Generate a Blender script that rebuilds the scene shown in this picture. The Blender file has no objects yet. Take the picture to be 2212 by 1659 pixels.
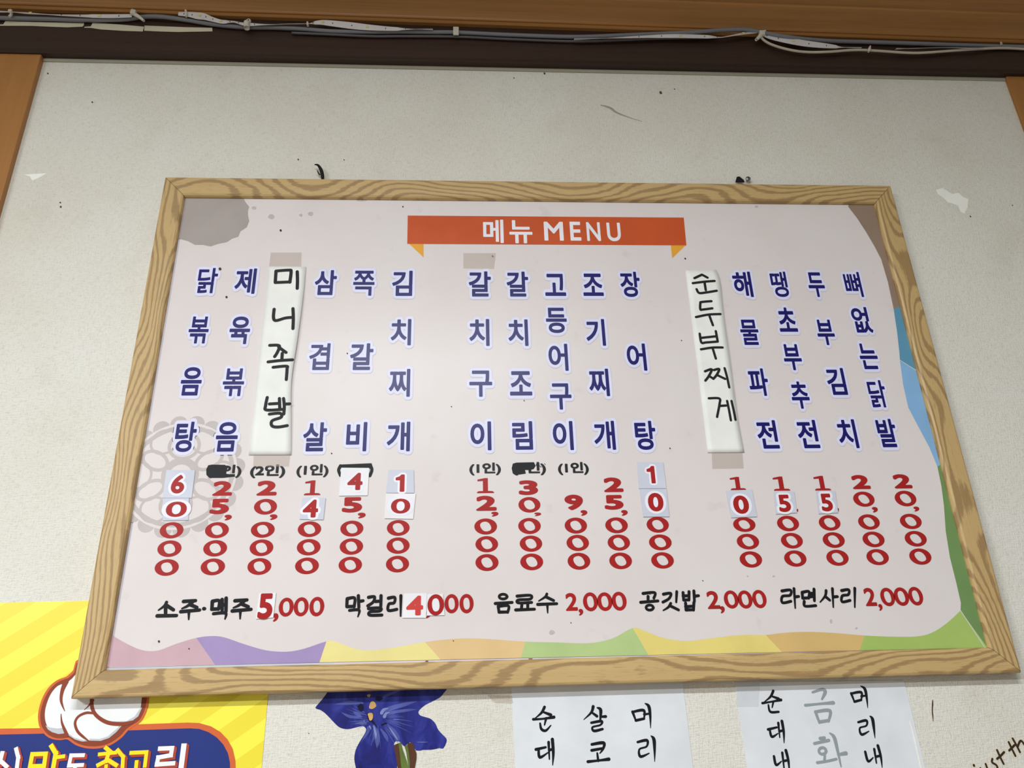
import bpy, bmesh, math, random
from mathutils import Vector, Matrix
from mathutils.geometry import tessellate_polygon, delaunay_2d_cdt
random.seed(7)
scn = bpy.context.scene
COL = scn.collection

# ------------------------------------------------------------------ camera
# Wall is a plane facing -Y. Front of the menu board lies in Y = 0, its lower
# left corner is the origin; the board is 1.14 m wide. Floor is 1.6 m below.
F_PX, PITCH, YAW, ROLL = 1702.93, 0.4100, -0.0667, 0.0307
CAM = Vector((0.4525, -0.9992, -0.0438))
RM = (Matrix.Rotation(YAW, 3, 'Z') @ Matrix.Rotation(PITCH, 3, 'X') @ Matrix.Rotation(ROLL, 3, 'Y'))
cx, cf, cu = RM.col[0], RM.col[1], RM.col[2]
cd = bpy.data.cameras.new('camera')
cd.sensor_fit = 'HORIZONTAL'; cd.sensor_width = 36.0; cd.lens = F_PX / 2212 * 36.0
cd.clip_start = 0.01
cam = bpy.data.objects.new('camera', cd); COL.objects.link(cam)
cam.matrix_world = Matrix(((cx.x, cu.x, -cf.x, CAM.x), (cx.y, cu.y, -cf.y, CAM.y), (cx.z, cu.z, -cf.z, CAM.z), (0, 0, 0, 1)))
scn.camera = cam

# ------------------------------------------------------------------ light
world = bpy.data.worlds.new('room_ambient'); scn.world = world
world.use_nodes = True
world.node_tree.nodes['Background'].inputs[0].default_value = (1.0, 0.985, 0.95, 1)
world.node_tree.nodes['Background'].inputs[1].default_value = 0.22
def ceiling_lamp(name, loc, sx, sy, power, col):
    l = bpy.data.lights.new(name, 'AREA'); l.shape = 'RECTANGLE'; l.size = sx; l.size_y = sy
    l.energy = power; l.color = col
    o = bpy.data.objects.new(name, l); COL.objects.link(o); o.location = loc
    return o
ceiling_lamp('ceiling_lamp', (0.24, -1.62, 1.17), 1.0, 0.07, 44, (0.955, 1.0, 1.03))
ceiling_lamp('ceiling_lamp', (-1.95, -2.7, 1.17), 1.2, 0.10, 172, (0.96, 1.0, 1.015))
scn.view_settings.view_transform = 'Standard'
scn.view_settings.look = 'None'
scn.view_settings.gamma = 1.0
scn.view_settings.use_curve_mapping = False
scn.view_settings.exposure = 0.0

# ------------------------------------------------------------------ depths (Y of each plane)
WALL = 0.020        # wallpaper
SHEET = 0.007       # printed sheet inside the frame
BEAM = 0.004        # dark beam face
E5 = 0.0001

def at(px, py, Y):
    d = cf * F_PX + cx * (px - 1106.0) - cu * (py - 829.5)
    t = (Y - CAM.y) / d.y
    return CAM + d * t
def jac(px, py, Y):
    a, b, c = at(px, py, Y), at(px + 1, py, Y), at(px, py + 1, Y)
    return (b.x - a.x, c.x - a.x, b.z - a.z, c.z - a.z)
def T(ox, oy, s):
    return lambda p: (ox + p[0] * s, oy + p[1] * s)
ID = lambda p: p
T1 = T(320, 560, .27125); T2 = T(960, 560, .27126); T3 = T(1460, 560, .27125)
T4 = T(270, 980, .29385); T5 = T(960, 980, .23508); T6 = T(1480, 980, .28029)
C1 = T(0, 0, .33906); C2 = T(700, 0, .33906); C3 = T(1450, 0, .34448)
B4 = T(0, 1250, .33906); B5 = T(650, 1250, .33906); B6 = T(1350, 1250, .38969)
H6 = T(0, 1450, .25316); FL = T(660, 1480, .15371); WL = T(1900, 1450, .14105)
K1 = T(0, 0, .18083); K2 = T(380, 0, .18083)

# ------------------------------------------------------------------ materials
def lin(c):
    return tuple(((v / 255) / 12.92 if v / 255 <= .04045 else ((v / 255 + .055) / 1.055) ** 2.4) for v in c) + (1.0,)
class NT:
    def __init__(s, name):
        s.m = bpy.data.materials.new(name); s.m.use_nodes = True
        s.t = s.m.node_tree; s.b = s.t.nodes['Principled BSDF']
    def n(s, typ, **kw):
        nd = s.t.nodes.new(typ)
        for k, v in kw.items(): setattr(nd, k, v)
        return nd
    def l(s, a, b): s.t.links.new(a, b)
    def noise(s, vec, scale, detail=4, rough=.55, dist=0):
        nd = s.n('ShaderNodeTexNoise'); nd.inputs['Scale'].default_value = scale
        nd.inputs['Detail'].default_value = detail; nd.inputs['Roughness'].default_value = rough
        nd.inputs['Distortion'].default_value = dist
        if vec: s.l(vec, nd.inputs['Vector'])
        return nd.outputs['Fac']
    def obj(s): return s.n('ShaderNodeTexCoord').outputs['Object']
    def mapping(s, vec, scale=(1, 1, 1), rot=(0, 0, 0), loc=(0, 0, 0)):
        nd = s.n('ShaderNodeMapping'); nd.inputs['Scale'].default_value = scale
        nd.inputs['Rotation'].default_value = rot; nd.inputs['Location'].default_value = loc
        s.l(vec, nd.inputs['Vector']); return nd.outputs[0]
    def ramp(s, fac, stops):
        nd = s.n('ShaderNodeValToRGB'); e = nd.color_ramp.elements
        e[0].position, e[0].color = stops[0]; e[1].position, e[1].color = stops[-1]
        for p, c in stops[1:-1]:
            q = e.new(p); q.color = c
        s.l(fac, nd.inputs[0]); return nd.outputs[0]
    def math(s, op, a, b=None):
        nd = s.n('ShaderNodeMath', operation=op)
        for i, v in enumerate((a, b)):
            if v is None: continue
            if isinstance(v, (int, float)): nd.inputs[i].default_value = v
            else: s.l(v, nd.inputs[i])
        return nd.outputs[0]
    def mix(s, fac, a, b):
        nd = s.n('ShaderNodeMix', data_type='RGBA')
        if isinstance(fac, (int, float)): nd.inputs[0].default_value = fac
        else: s.l(fac, nd.inputs[0])
        for i, v in ((6, a), (7, b)):
            if isinstance(v, tuple): nd.inputs[i].default_value = v
            else: s.l(v, nd.inputs[i])
        return nd.outputs[2]
    def bump(s, h, strength, dist):
        nd = s.n('ShaderNodeBump'); nd.inputs['Strength'].default_value = strength
        nd.inputs['Distance'].default_value = dist
        s.l(h, nd.inputs['Height']); s.l(nd.outputs[0], s.b.inputs['Normal'])
    def base(s, c):
        if isinstance(c, tuple): s.b.inputs['Base Color'].default_value = c
        else: s.l(c, s.b.inputs['Base Color'])
    def rough(s, r, spec=.5):
        s.b.inputs['Roughness'].default_value = r; s.b.inputs['Specular IOR Level'].default_value = spec

_m = {}
def ink(name, c, rough=.31, spec=.21, var=.05, alpha=1.0):
    """printed colour with a little unevenness"""
    if name in _m: return _m[name]
    k = NT(name); v = k.obj(); f = k.noise(v, 22, 4)
    c0 = lin(c); lo = tuple(x * (1 - var) for x in c0[:3]) + (1,); hi = tuple(min(1, x * (1 + var)) for x in c0[:3]) + (1,)
    k.base(k.ramp(f, [(.3, lo), (.7, hi)])); k.rough(rough, spec)
    if alpha < 1: k.b.inputs['Alpha'].default_value = alpha
    _m[name] = k.m; return k.m

def mat_wallpaper():
    k = NT('linen_wallpaper'); v = k.obj()
    h = k.noise(k.mapping(v, (110, 1, 620)), 1, 3, .65)
    w = k.noise(k.mapping(v, (620, 1, 110)), 1, 3, .65)
    wv = k.math('ADD', h, w)
    stain = k.noise(v, 3.2, 5, .6); blot = k.noise(k.mapping(v, (1, 1, 1), loc=(4, 2, 7)), 14, 4, .6)
    a = k.mix(k.ramp(stain, [(.35, (0, 0, 0, 1)), (.75, (1, 1, 1, 1))]), lin((234, 231, 223)), lin((225, 220, 207)))
    b = k.mix(k.ramp(blot, [(.58, (0, 0, 0, 1)), (.8, (.22, .22, .22, 1))]), a, lin((186, 178, 160)))
    c = k.mix(k.ramp(wv, [(.55, (.75, .75, .75, 1)), (1.08, (0, 0, 0, 1))]), b, lin((190, 185, 172)))
    k.base(c); k.rough(.8, .2); k.bump(wv, .8, .0012); return k.m
def mat_oak(name, seed, cath):
    """printed oak foil on the picture frame: X runs along the rail"""
    k = NT(name); v = k.mapping(k.obj(), (1, 1, 1), loc=(seed * 1.37, 0, seed * .21))
    big = k.noise(k.mapping(v, (3.4, 1, 9)), 1, 1.5, .45)
    fine = k.noise(k.mapping(v, (9, 1, 420)), 1, 3, .6)
    sep = k.n('ShaderNodeSeparateXYZ'); k.l(v, sep.inputs[0])
    # cathedral lines: level sets of a stretched height field
    f = k.math('ADD', k.math('MULTIPLY', sep.outputs[2], 105.0), k.math('MULTIPLY', big, cath))
    f = k.math('ADD', f, k.math('MULTIPLY', k.noise(k.mapping(v, (30, 1, 120)), 1, 3, .6), .35))
    f = k.math('ADD', f, k.math('MULTIPLY', k.noise(k.mapping(v, (120, 1, 300)), 1, 2, .6), .16))
    s = k.math('SINE', k.math('MULTIPLY', f, 6.2832))
    s = k.math('ADD', k.math('MULTIPLY', s, .5), k.math('MULTIPLY', k.math('SUBTRACT', fine, .5), 1.3))
    g = k.ramp(k.math('ADD', s, .45), [(.46, (0, 0, 0, 1)), (.80, (1, 1, 1, 1))])
    tone = k.mix(k.noise(v, 6, 3), lin((192, 160, 107)), lin((204, 174, 121)))
    dk = k.mix(fine, lin((150, 120, 79)), lin((172, 141, 96)))
    c = k.mix(g, tone, dk)
    pores = k.ramp(k.noise(k.mapping(v, (40, 1, 900)), 1, 2, .5), [(.33, (.35, .35, .35, 1)), (.42, (0, 0, 0, 1))])
    c = k.mix(pores, c, lin((140, 108, 66)))
    k.base(c); k.rough(.45, .4); k.bump(fine, .12, .0004); return k.m
def mat_wood(name, c0, c1, rough=.42, sx=2.0, sz=70, spec=.4):
    k = NT(name); v = k.obj()
    a = k.noise(k.mapping(v, (sx, sz, sz)), 1, 4, .6); b = k.noise(k.mapping(v, (sx * 3, sz * 5, sz * 5)), 1, 2, .5)
    f = k.math('ADD', k.math('MULTIPLY', a, .75), k.math('MULTIPLY', b, .25))
    k.base(k.ramp(f, [(.3, lin(c0)), (.7, lin(c1))])); k.rough(rough, spec); k.bump(b, .1, .0004); return k.m
def mat_stripes():
    k = NT('yellow_striped_print'); v = k.obj()
    sep = k.n('ShaderNodeSeparateXYZ'); k.l(v, sep.inputs[0])
    d = k.math('ADD', k.math('MULTIPLY', sep.outputs[0], -.56), k.math('MULTIPLY', sep.outputs[2], .83))
    fr = k.math('FRACT', k.math('MULTIPLY', k.math('ADD', d, 5.003), 1 / .0395))
    g = k.math('GREATER_THAN', fr, .5)
    k.base(k.mix(g, lin((240, 222, 58)), lin((253, 240, 76)))); k.rough(.38, .5); return k.m
def mat_flower():
    k = NT('blue_petal_print'); v = k.obj()
    f = k.noise(k.mapping(v, (40, 1, 18)), 1, 5, .65, 1.2)
    k.base(k.ramp(f, [(.30, lin((22, 22, 84))), (.52, lin((34, 38, 124))), (.74, lin((58, 66, 158)))])); k.rough(.4, .3); return k.m
def mat_sheet():
    k = NT('pinkish_print_sheet'); v = k.obj()
    f = k.noise(v, 5, 4, .6); sm = k.noise(k.mapping(v, loc=(3, 1, 9)), 30, 3, .55)
    c = k.mix(k.ramp(f, [(.35, (0, 0, 0, 1)), (.7, (1, 1, 1, 1))]), lin((226, 218, 217)), lin((221, 211, 209)))
    c = k.mix(k.ramp(sm, [(.66, (0, 0, 0, 1)), (.82, (.35, .35, .35, 1))]), c, lin((186, 174, 168)))
    k.base(c); k.rough(.31, .21); k.bump(k.noise(v, 9, 2), .05, .004); return k.m
M = dict(
    wallpaper=mat_wallpaper(), sheet=mat_sheet(),
    oak_h=mat_oak('oak_foil_horizontal', 1, 17), oak_h2=mat_oak('oak_foil_bottom', 5, 19),
    oak_v=mat_oak('oak_foil_upright', 9, 21), oak_v2=mat_oak('oak_foil_upright_b', 14, 23),
    frame_back=mat_wood('raw_frame_edge', (58, 42, 26), (84, 62, 38)),
    dark=mat_wood('dark_stained_beam', (44, 27, 19), (60, 37, 26), .5),
    cornice=mat_wood('varnished_cornice', (150, 104, 54), (176, 124, 68), .35),
    pilaster=mat_wood('varnished_upright', (160, 108, 54), (174, 120, 63), .4, 60, 3),
    ceiling=ink('ceiling_paint', (222, 220, 212), .8, .2), floor=ink('floor_lino', (150, 143, 132), .6, .3),
    stripes=mat_stripes(), flower=mat_flower(),
)
NAVY = ink('navy_ink', (30, 26, 104)); HALO = ink('lavender_white_ink', (222, 222, 246)); HALO2 = ink('lavender_glow_ink', (218, 212, 226))
RED = ink('red_ink', (168, 36, 36)); BLACK = ink('black_ink', (28, 28, 32)); MARK = ink('black_marker', (26, 26, 28), .5)
WHITE = ink('white_ink', (238, 236, 244)); PATCH = ink('pale_blue_sticker', (205, 208, 222)); PATCHW = ink('white_sticker', (236, 234, 238))
PAPER = ink('white_paper', (238, 238, 234), .6, .3); TAPE = ink('clear_tape', (196, 178, 160), .3, .5, .05, .32)

# ------------------------------------------------------------------ object helpers
def link(name, me, mat=None, parent=None):
    o = bpy.data.objects.new(name, me); COL.objects.link(o)
    if mat is not None: me.materials.append(mat)
    if parent is not None:
        o.parent = parent; o.matrix_parent_inverse = Matrix.Translation(-world_loc(parent))
    return o
def world_loc(o):
    # every object here is placed by translation only or has identity world matrix
    return o.get('_w') and Vector(o['_w']) or Vector((0, 0, 0))
def tag(o, label=None, cat=None, group=None, kind=None):
    if label: o['label'] = label
    if cat: o['category'] = cat
    if group: o['group'] = group
    if kind: o['kind'] = kind
    return o
def thing(name, loc, label, cat, group=None):
    o = bpy.data.objects.new(name, None); COL.objects.link(o); o.location = loc
    o.empty_display_size = .02
    ROOTS[o.name] = Vector(loc)
    return tag(o, label, cat, group)
ROOTS = {}
def world_loc(o):
    return ROOTS.get(o.name, Vector((0, 0, 0)))
def mesh(name, verts, faces, smooth=False):
    me = bpy.data.meshes.new(name); me.from_pydata([tuple(v) for v in verts], [], faces); me.update()
    if smooth:
        for p in me.polygons: p.use_smooth = True
    return me
def box_mesh(name, lo, hi, bevel=0):
    bm = bmesh.new(); bmesh.ops.create_cube(bm, size=1)
    for v in bm.verts:
        v.co = Vector([lo[i] + (v.co[i] + .5) * (hi[i] - lo[i]) for i in range(3)])
    if bevel: bmesh.ops.bevel(bm, geom=bm.edges[:], offset=bevel, segments=2, affect='EDGES', profile=.5)
    me = bpy.data.meshes.new(name); bm.to_mesh(me); bm.free(); return me
def crom(pts, n, closed=False):
    """Catmull-Rom through tuples of any length"""
    out = []; N = len(pts)
    if N < 3 and not closed:
        a, b = pts[0], pts[-1]
        return [tuple(a[k] + (b[k] - a[k]) * i / n for k in range(len(a))) for i in range(n + 1)]
    seg = N if closed else N - 1
    for i in range(seg):
        g = (lambda j: pts[j % N]) if closed else (lambda j: pts[max(0, min(N - 1, j))])
        p0, p1, p2, p3 = g(i - 1), g(i), g(i + 1), g(i + 2)
        for k in range(n):
            t = k / n
            out.append(tuple(.5 * (2 * b + (c - a) * t + (2 * a - 5 * b + 4 * c - d) * t * t + (3 * b - a - 3 * c + d) * t ** 3)
                             for a, b, c, d in zip(p0, p1, p2, p3)))
    if not closed: out.append(tuple(pts[-1]))
    return out
def union(v, f):
    """overlapping faces of one plane -> one clean triangulation without overlaps"""
    Y = v[0][1]; mx, mz = v[0][0], v[0][2]; V = [Vector(((p[0] - mx) * 1000, (p[2] - mz) * 1000)) for p in v]; F = []
    for q in f:
        a = sum(V[q[i - 1]].x * V[q[i]].y - V[q[i]].x * V[q[i - 1]].y for i in range(len(q)))
        if abs(a) < 1e-7: continue
        F.append(list(q) if a > 0 else list(q)[::-1])
    ov, oe, of, vo, eo, fo = delaunay_2d_cdt(V, [], F, 1, 1e-4)
    return [(mx + p.x / 1000, Y, mz + p.y / 1000) for p in ov], [tuple(q) for q, o in zip(of, fo) if o]
class Flat:
    """collects flat shapes of the plane Y as one mesh; thick > 0 gives it a body"""
    def __init__(s, Y): s.Y = Y; s.v = []; s.f = []
    def tri_poly(s, contours):
        pl = [[Vector((x, z, 0)) for x, z in c] for c in contours]
        flat = [p for c in pl for p in c]; b = len(s.v)
        s.v += [(p.x, s.Y, p.y) for p in flat]
        for t in tessellate_polygon(pl):
            a, c, d = (flat[i] for i in t)
            cr = (c.x - a.x) * (d.y - a.y) - (c.y - a.y) * (d.x - a.x)
            s.f.append(tuple(b + i for i in (t if cr > 0 else t[::-1])))
    def poly(s, pts, tf=ID, smooth=0, holes=()):
        cs = []
        for c in (pts,) + tuple(holes):
            q = [tf(p) for p in c]
            if smooth: q = crom(q, smooth, True)
            w = [at(p[0], p[1], s.Y) for p in q]; cs.append([(a.x, a.z) for a in w])
        s.tri_poly(cs); return s
    def disc(s, x, z, rx, rz, n=10):
        b = len(s.v)
        s.v += [(x + rx * math.cos(2 * math.pi * i / n), s.Y, z + rz * math.sin(2 * math.pi * i / n)) for i in range(n)]
        s.f.append(tuple(range(b, b + n)))
    def ribbon(s, P, W):
        """P metres (x,z), W widths: brush stroke with round ends"""
        for (x, z), w in zip(P, W): s.disc(x, z, w / 2, w / 2)
        for i in range(len(P) - 1):
            (x0, z0), (x1, z1) = P[i], P[i + 1]
            dx, dz = x1 - x0, z1 - z0; L = math.hypot(dx, dz)
            if L < 1e-7: continue
            nx, nz = -dz / L, dx / L; a, c = W[i] / 2, W[i + 1] / 2; b = len(s.v)
            s.v += [(x0 + nx * a, s.Y, z0 + nz * a), (x0 - nx * a, s.Y, z0 - nz * a), (x1 - nx * c, s.Y, z1 - nz * c), (x1 + nx * c, s.Y, z1 + nz * c)]
            s.f.append((b, b + 1, b + 2, b + 3))
    def stroke(s, pts, w, tf=ID, n=5, closed=False):
        """pts in picture tile units, w one width or a list (tile units)"""
        N = len(pts); ws = w if isinstance(w, (list, tuple)) else [w] * N
        if len(ws) != N: ws = [ws[0] + (ws[-1] - ws[0]) * i / max(1, N - 1) for i in range(N)]
        q0 = tf((0, 0)); q1 = tf((1, 0)); sc = q1[0] - q0[0]
        dat = []
        for p, wi in zip(pts, ws):
            q = tf(p); j = jac(q[0], q[1], s.Y); a = at(q[0], q[1], s.Y)
            dat.append((a.x, a.z, wi * sc * (abs(j[0]) + abs(j[3])) / 2))
        r = crom(dat, n, closed)
        if closed: r.append(r[0])
        s.ribbon([(a, b) for a, b, _ in r], [max(c, 1e-4) for *_, c in r]); return s
    def square(s, pts, w, tf=ID):
        q0 = tf((0, 0)); sc = tf((1, 0))[0] - q0[0]; P = []
        for p in pts:
            q = tf(p); a = at(q[0], q[1], s.Y); P.append((a.x, a.z))
        q = tf(pts[0]); j = jac(q[0], q[1], s.Y); h = w * sc * (abs(j[0]) + abs(j[3])) / 4
        for (x0, z0), (x1, z1) in zip(P, P[1:]):
            L = math.hypot(x1 - x0, z1 - z0); dx, dz = (x1 - x0) / L * h, (z1 - z0) / L * h; b = len(s.v)
            x0, z0, x1, z1 = x0 - dx, z0 - dz, x1 + dx, z1 + dz
            s.v += [(x0 - dz, s.Y, z0 + dx), (x0 + dz, s.Y, z0 - dx), (x1 + dz, s.Y, z1 - dx), (x1 - dz, s.Y, z1 + dx)]; s.f.append((b, b + 1, b + 2, b + 3))
        return s
    def ring(s, cpt, rx, ry, w, tf=ID):
        return s.stroke([(cpt[0] + rx * math.cos(a), cpt[1] + ry * math.sin(a)) for a in [i * math.pi / 5 for i in range(10)]], w, tf, 4, True)
    def build(s, name, mat, parent=None, thick=0):
        v, f = s.v, s.f
        if len(f) > 1: v, f = union(v, f)
        if thick:
            bm = bmesh.new(); vs = [bm.verts.new(p) for p in v]
            for q in f:
                try: bm.faces.new([vs[i] for i in q])
                except ValueError: pass
            r = bmesh.ops.extrude_face_region(bm, geom=bm.faces[:])
            for e in r['geom']:
                if isinstance(e, bmesh.types.BMVert): e.co.y += thick
            bmesh.ops.recalc_face_normals(bm, faces=bm.faces[:])
            me = bpy.data.meshes.new(name); bm.to_mesh(me); bm.free()
        else:
            me = mesh(name, v, f)
        return link(name, me, mat, parent)

# ------------------------------------------------------------------ glyph outlines (typeface shapes as meshes)
CH = '닭제삼쪽김볶육치겹갈음찌탕살비개고조장등기어구이림해땡두뼈물초부없파는추전발메뉴MENU123456904,'
STR = ['(1인)', '(2인)']
GLY = {}
def load_glyphs():
    objs = []
    for ch in sorted(set(CH)) + STR:
        c = bpy.data.curves.new('glyph', 'FONT'); c.body = ch; c.resolution_u = 5; c.fill_mode = 'FRONT'
        o = bpy.data.objects.new('glyph', c); COL.objects.link(o); objs.append((ch, o, c))
    bpy.context.view_layer.update(); dg = bpy.context.evaluated_depsgraph_get()
    for ch, o, c in objs:
        me = bpy.data.meshes.new_from_object(o.evaluated_get(dg))
        V = [(v.co.x, v.co.y) for v in me.vertices]; Fc = [tuple(p.vertices) for p in me.polygons]
        cnt = {}
        for p in me.polygons:
            for ek in p.edge_keys: cnt[ek] = cnt.get(ek, 0) + 1
        E = [k for k, n in cnt.items() if n == 1]
        GLY[ch] = (V, Fc, E); bpy.data.meshes.remove(me)
    for ch, o, c in objs:
        bpy.data.objects.remove(o); bpy.data.curves.remove(c)
load_glyphs()
def zero_glyph(tilt):
    V, Fc = [], []; n = 40
    for k in range(n):
        a = 2 * math.pi * k / n; V.append((.5 * math.cos(a), .5 * math.sin(a)))
    for k in range(n):
        a = 2 * math.pi * k / n
        x, y = .225 * math.copysign(abs(math.cos(a)) ** .85, math.cos(a)), .315 * math.copysign(abs(math.sin(a)) ** .85, math.sin(a))
        ct, st = math.cos(tilt), math.sin(tilt); V.append((x * ct - y * st, x * st + y * ct))
    for k in range(n):
        j = (k + 1) % n; Fc.append((k, j, n + j)); Fc.append((k, n + j, n + k))
    return (V, Fc, [(k, (k + 1) % n) for k in range(n)] + [(n + k, n + (k + 1) % n) for k in range(n)])
GLY['zero'] = zero_glyph(math.radians(20))
def slim_zero():
    V, Fc, E = zero_glyph(math.radians(8)); n = 40
    for k in range(n): V[n + k] = (V[n + k][0] * 1.0, V[n + k][1] * 1.0)
    return (V, Fc, E)
GLY['slim'] = slim_zero()
def poly_glyph(P):
    pl = [Vector((x, y, 0)) for x, y in P]; n = len(P)
    return ([tuple(p) for p in P], [tuple(t) for t in tessellate_polygon([pl])], [(i, (i + 1) % n) for i in range(n)])
GLY['1'] = poly_glyph([(.02, .70), (.02, .78), (.30, .86), (.42, .86), (.42, .10), (.60, .09), (.66, .04), (.66, 0), (0, 0), (0, .04), (.06, .09), (.24, .10), (.24, .72)])
GLY['one'] = poly_glyph([(0, .62), (0, .70), (.16, .76), (.24, .86), (.34, .86), (.34, 0), (.20, 0), (.20, .62)])
def dilated(ch, r):
    V, Fc, E = GLY[ch]; ov, of = list(V), list(Fc)
    if r > 0:
        used = {i for e in E for i in e}; m = 10
        for i in used:
            b = len(ov); x, y = V[i]
            ov += [(x + r * math.cos(2 * math.pi * k / m), y + r * math.sin(2 * math.pi * k / m)) for k in range(m)]
            of.append(tuple(range(b, b + m)))
        for i, j in E:
            (x0, y0), (x1, y1) = V[i], V[j]; dx, dy = x1 - x0, y1 - y0; L = math.hypot(dx, dy)
            if L < 1e-9: continue
            nx, ny = -dy / L * r, dx / L * r; b = len(ov)
            ov += [(x0 + nx, y0 + ny), (x0 - nx, y0 - ny), (x1 - nx, y1 - ny), (x1 + nx, y1 + ny)]; of.append((b, b + 1, b + 2, b + 3))
    return ov, of
def letter(Y, ch, box, tf, r, name, mat, parent, halos=()):
    """one printed character as a part of its own; halos = [(name, material, Y, extra r)]"""
    g = Flat(Y); hs = [Flat(h[2]) for h in halos]
    glyph(g, ch, box, tf, r, [(F, h[3]) for F, h in zip(hs, halos)])
    for F, h in zip(hs, halos): F.build(h[0], h[1], parent)
    return g.build(name, mat, parent)
def glyph(fl, ch, box, tf=ID, r=.02, layers=()):
    """fit glyph ch (strokes thickened by r em) into the printed box; layers = [(Flat, extra r)] glow behind it"""
    x0, y0 = tf(box[:2]); x1, y1 = tf(box[2:]); mx, my = (x0 + x1) / 2, (y0 + y1) / 2
    a, b, c, d = jac(mx, my, fl.Y); D = a * d - b * c
    ia, ib, ic, id_ = abs(d / D), abs(b / D), abs(c / D), abs(a / D)
    bw, bh = x1 - x0, y1 - y0; det = ia * id_ - ib * ic
    w = (bw * id_ - ib * bh) / det; h = (ia * bh - ic * bw) / det
    if ch in ('zero', 'slim', '0'):      # round shapes: a sheared ellipse has a smaller box than a sheared rectangle
        d2 = (ia * id_) ** 2 - (ib * ic) ** 2
        w = math.sqrt(max(1e-9, ((bw * id_) ** 2 - (ib * bh) ** 2) / d2)); h = math.sqrt(max(1e-9, ((ia * bh) ** 2 - (ic * bw) ** 2) / d2))
    C = at(mx, my, fl.Y)
    V, Fc = dilated(ch, r)
    xs = [p[0] for p in V]; ys = [p[1] for p in V]
    gx, gy = (min(xs) + max(xs)) / 2, (min(ys) + max(ys)) / 2
    sx, sy = w / (max(xs) - min(xs)), h / (max(ys) - min(ys))
    def put(F, V, Fc):
        o = len(F.v); F.v += [(C.x + (p[0] - gx) * sx, F.Y, C.z + (p[1] - gy) * sy) for p in V]
        F.f += [tuple(o + i for i in q) for q in Fc]
    put(fl, V, Fc)
    for F, rr in layers: put(F, *dilated(ch, r + rr))

# ================================================================== SETTING
ZB = at(1106, 133, BEAM).z          # underside of the dark beam
XL = (at(95, 112, WALL).x + at(2, 486, WALL).x) / 2
XR = (at(2168, 162, WALL).x + at(2210, 287, WALL).x) / 2
FLOOR, CEIL = -1.60, 1.22
#print('ZB', ZB, 'XL', XL, 'XR', XR)
tag(link('wall_front', box_mesh('wall_front', (-3.2, WALL, FLOOR), (2.7, WALL + .1, CEIL)), M['wallpaper']), kind='structure')
WALLO = bpy.data.objects['wall_front']
tag(link('floor', box_mesh('floor', (-3.2, -4.5, FLOOR - .05), (2.7, WALL, FLOOR)), M['floor']), kind='structure')
tag(link('ceiling', box_mesh('ceiling', (-3.2, -4.5, CEIL), (2.7, WALL, CEIL + .05)), M['ceiling']), kind='structure')
tag(link('trim_1', box_mesh('trim_1', (XL - .10, WALL - .010, FLOOR), (XL, WALL + .001, ZB + .01), .0015), M['pilaster']), 'varnished wooden upright at the left edge of the wallpaper', kind='structure')
tag(link('trim_2', box_mesh('trim_2', (XR, WALL - .006, FLOOR), (XR + .10, WALL + .001, ZB + .01), .0015), M['pilaster']), 'varnished wooden upright at the right edge of the wallpaper', kind='structure')
def extrude_profile(name, prof, x0, x1, mat, slope=0):
    sl = lambda x, y, z: z + slope * (x - XM) * (0 if z > CEIL - .001 else 1)
    n = len(prof); v = [(x0, y, sl(x0, y, z)) for y, z in prof] + [(x1, y, sl(x1, y, z)) for y, z in prof]
    f = [(i, (i + 1) % n, n + (i + 1) % n, n + i) for i in range(n)]
    f += [tuple(range(n))[::-1], tuple(range(n, 2 * n))]
    bm = bmesh.new(); me = mesh(name, v, f); bm.from_mesh(me); bmesh.ops.recalc_face_normals(bm, faces=bm.faces[:]); bm.to_mesh(me); bm.free()
    return tag(link(name, me, mat), kind='structure')
tag(link('beam_shadow_strip', box_mesh('beam_shadow_strip', (XL, WALL - .0025, ZB - .0062), (XR, WALL + .001, ZB + .002), .0006), ink('beam_shadow_grey', (168, 163, 146), .7, .2)), 'thin grey strip standing in for the shadow band under the dark beam', kind='structure')  # added strip, its grey stands in for the beam's shadow on the wallpaper
LIPY = -0.0025
XM = at(1106, 55, LIPY).x
lip = [at(0, 17, LIPY), at(2212, 93, LIPY)]; SL = (lip[1].z - lip[0].z) / (lip[1].x - lip[0].x)
yl = lambda x: 17 + .0344 * x
zl0 = at(1106, yl(1106), LIPY).z; zl1 = at(1106, yl(1106) - 6, LIPY).z
#print('SL', SL, 'zl0', zl0)
BEAM_TOP = zl0 + .02
extrude_profile('trim_3', [(WALL, ZB), (BEAM + .003, ZB), (BEAM + .003, ZB + .004), (BEAM, ZB + .006), (BEAM, BEAM_TOP), (WALL, BEAM_TOP)], -3.2, 2.7, M['dark'])
bpy.data.objects['trim_3']['label'] = 'dark brown stained beam above the wallpaper'
za = at(1106, yl(1106) - 9, LIPY - .003).z; zb = at(1106, yl(1106) - 58, LIPY - .034).z
L_ = LIPY
prof = [(WALL, zl0), (L_, zl0), (L_ - .0015, zl0 + .001), (L_ - .0015, zl1 - .001), (L_, zl1), (L_ + .012, zl1 + .0005), (L_ + .012, za - .0005), (L_ - .003, za)]
for i in range(1, 8):                                   # concave cove
    t = i / 8; prof.append((L_ - .003 - .031 * (t ** 2.4), za + (zb - za) * t))
prof += [(L_ - y_, zb + z_) for y_, z_ in ((.034, 0), (.037, .001), (.039, .004), (.037, .007), (.033, .008), (.034, .014), (.040, .022), (.050, .027), (.056, .028), (.057, .038), (.053, .039), (.053, .042))] + [(L_ - .053, CEIL), (WALL, CEIL)]
extrude_profile('trim_4', prof, -3.2, 2.7, M['cornice'], SL)
bpy.data.objects['trim_4']['label'] = 'varnished brown wooden cornice moulding with grooves'

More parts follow.
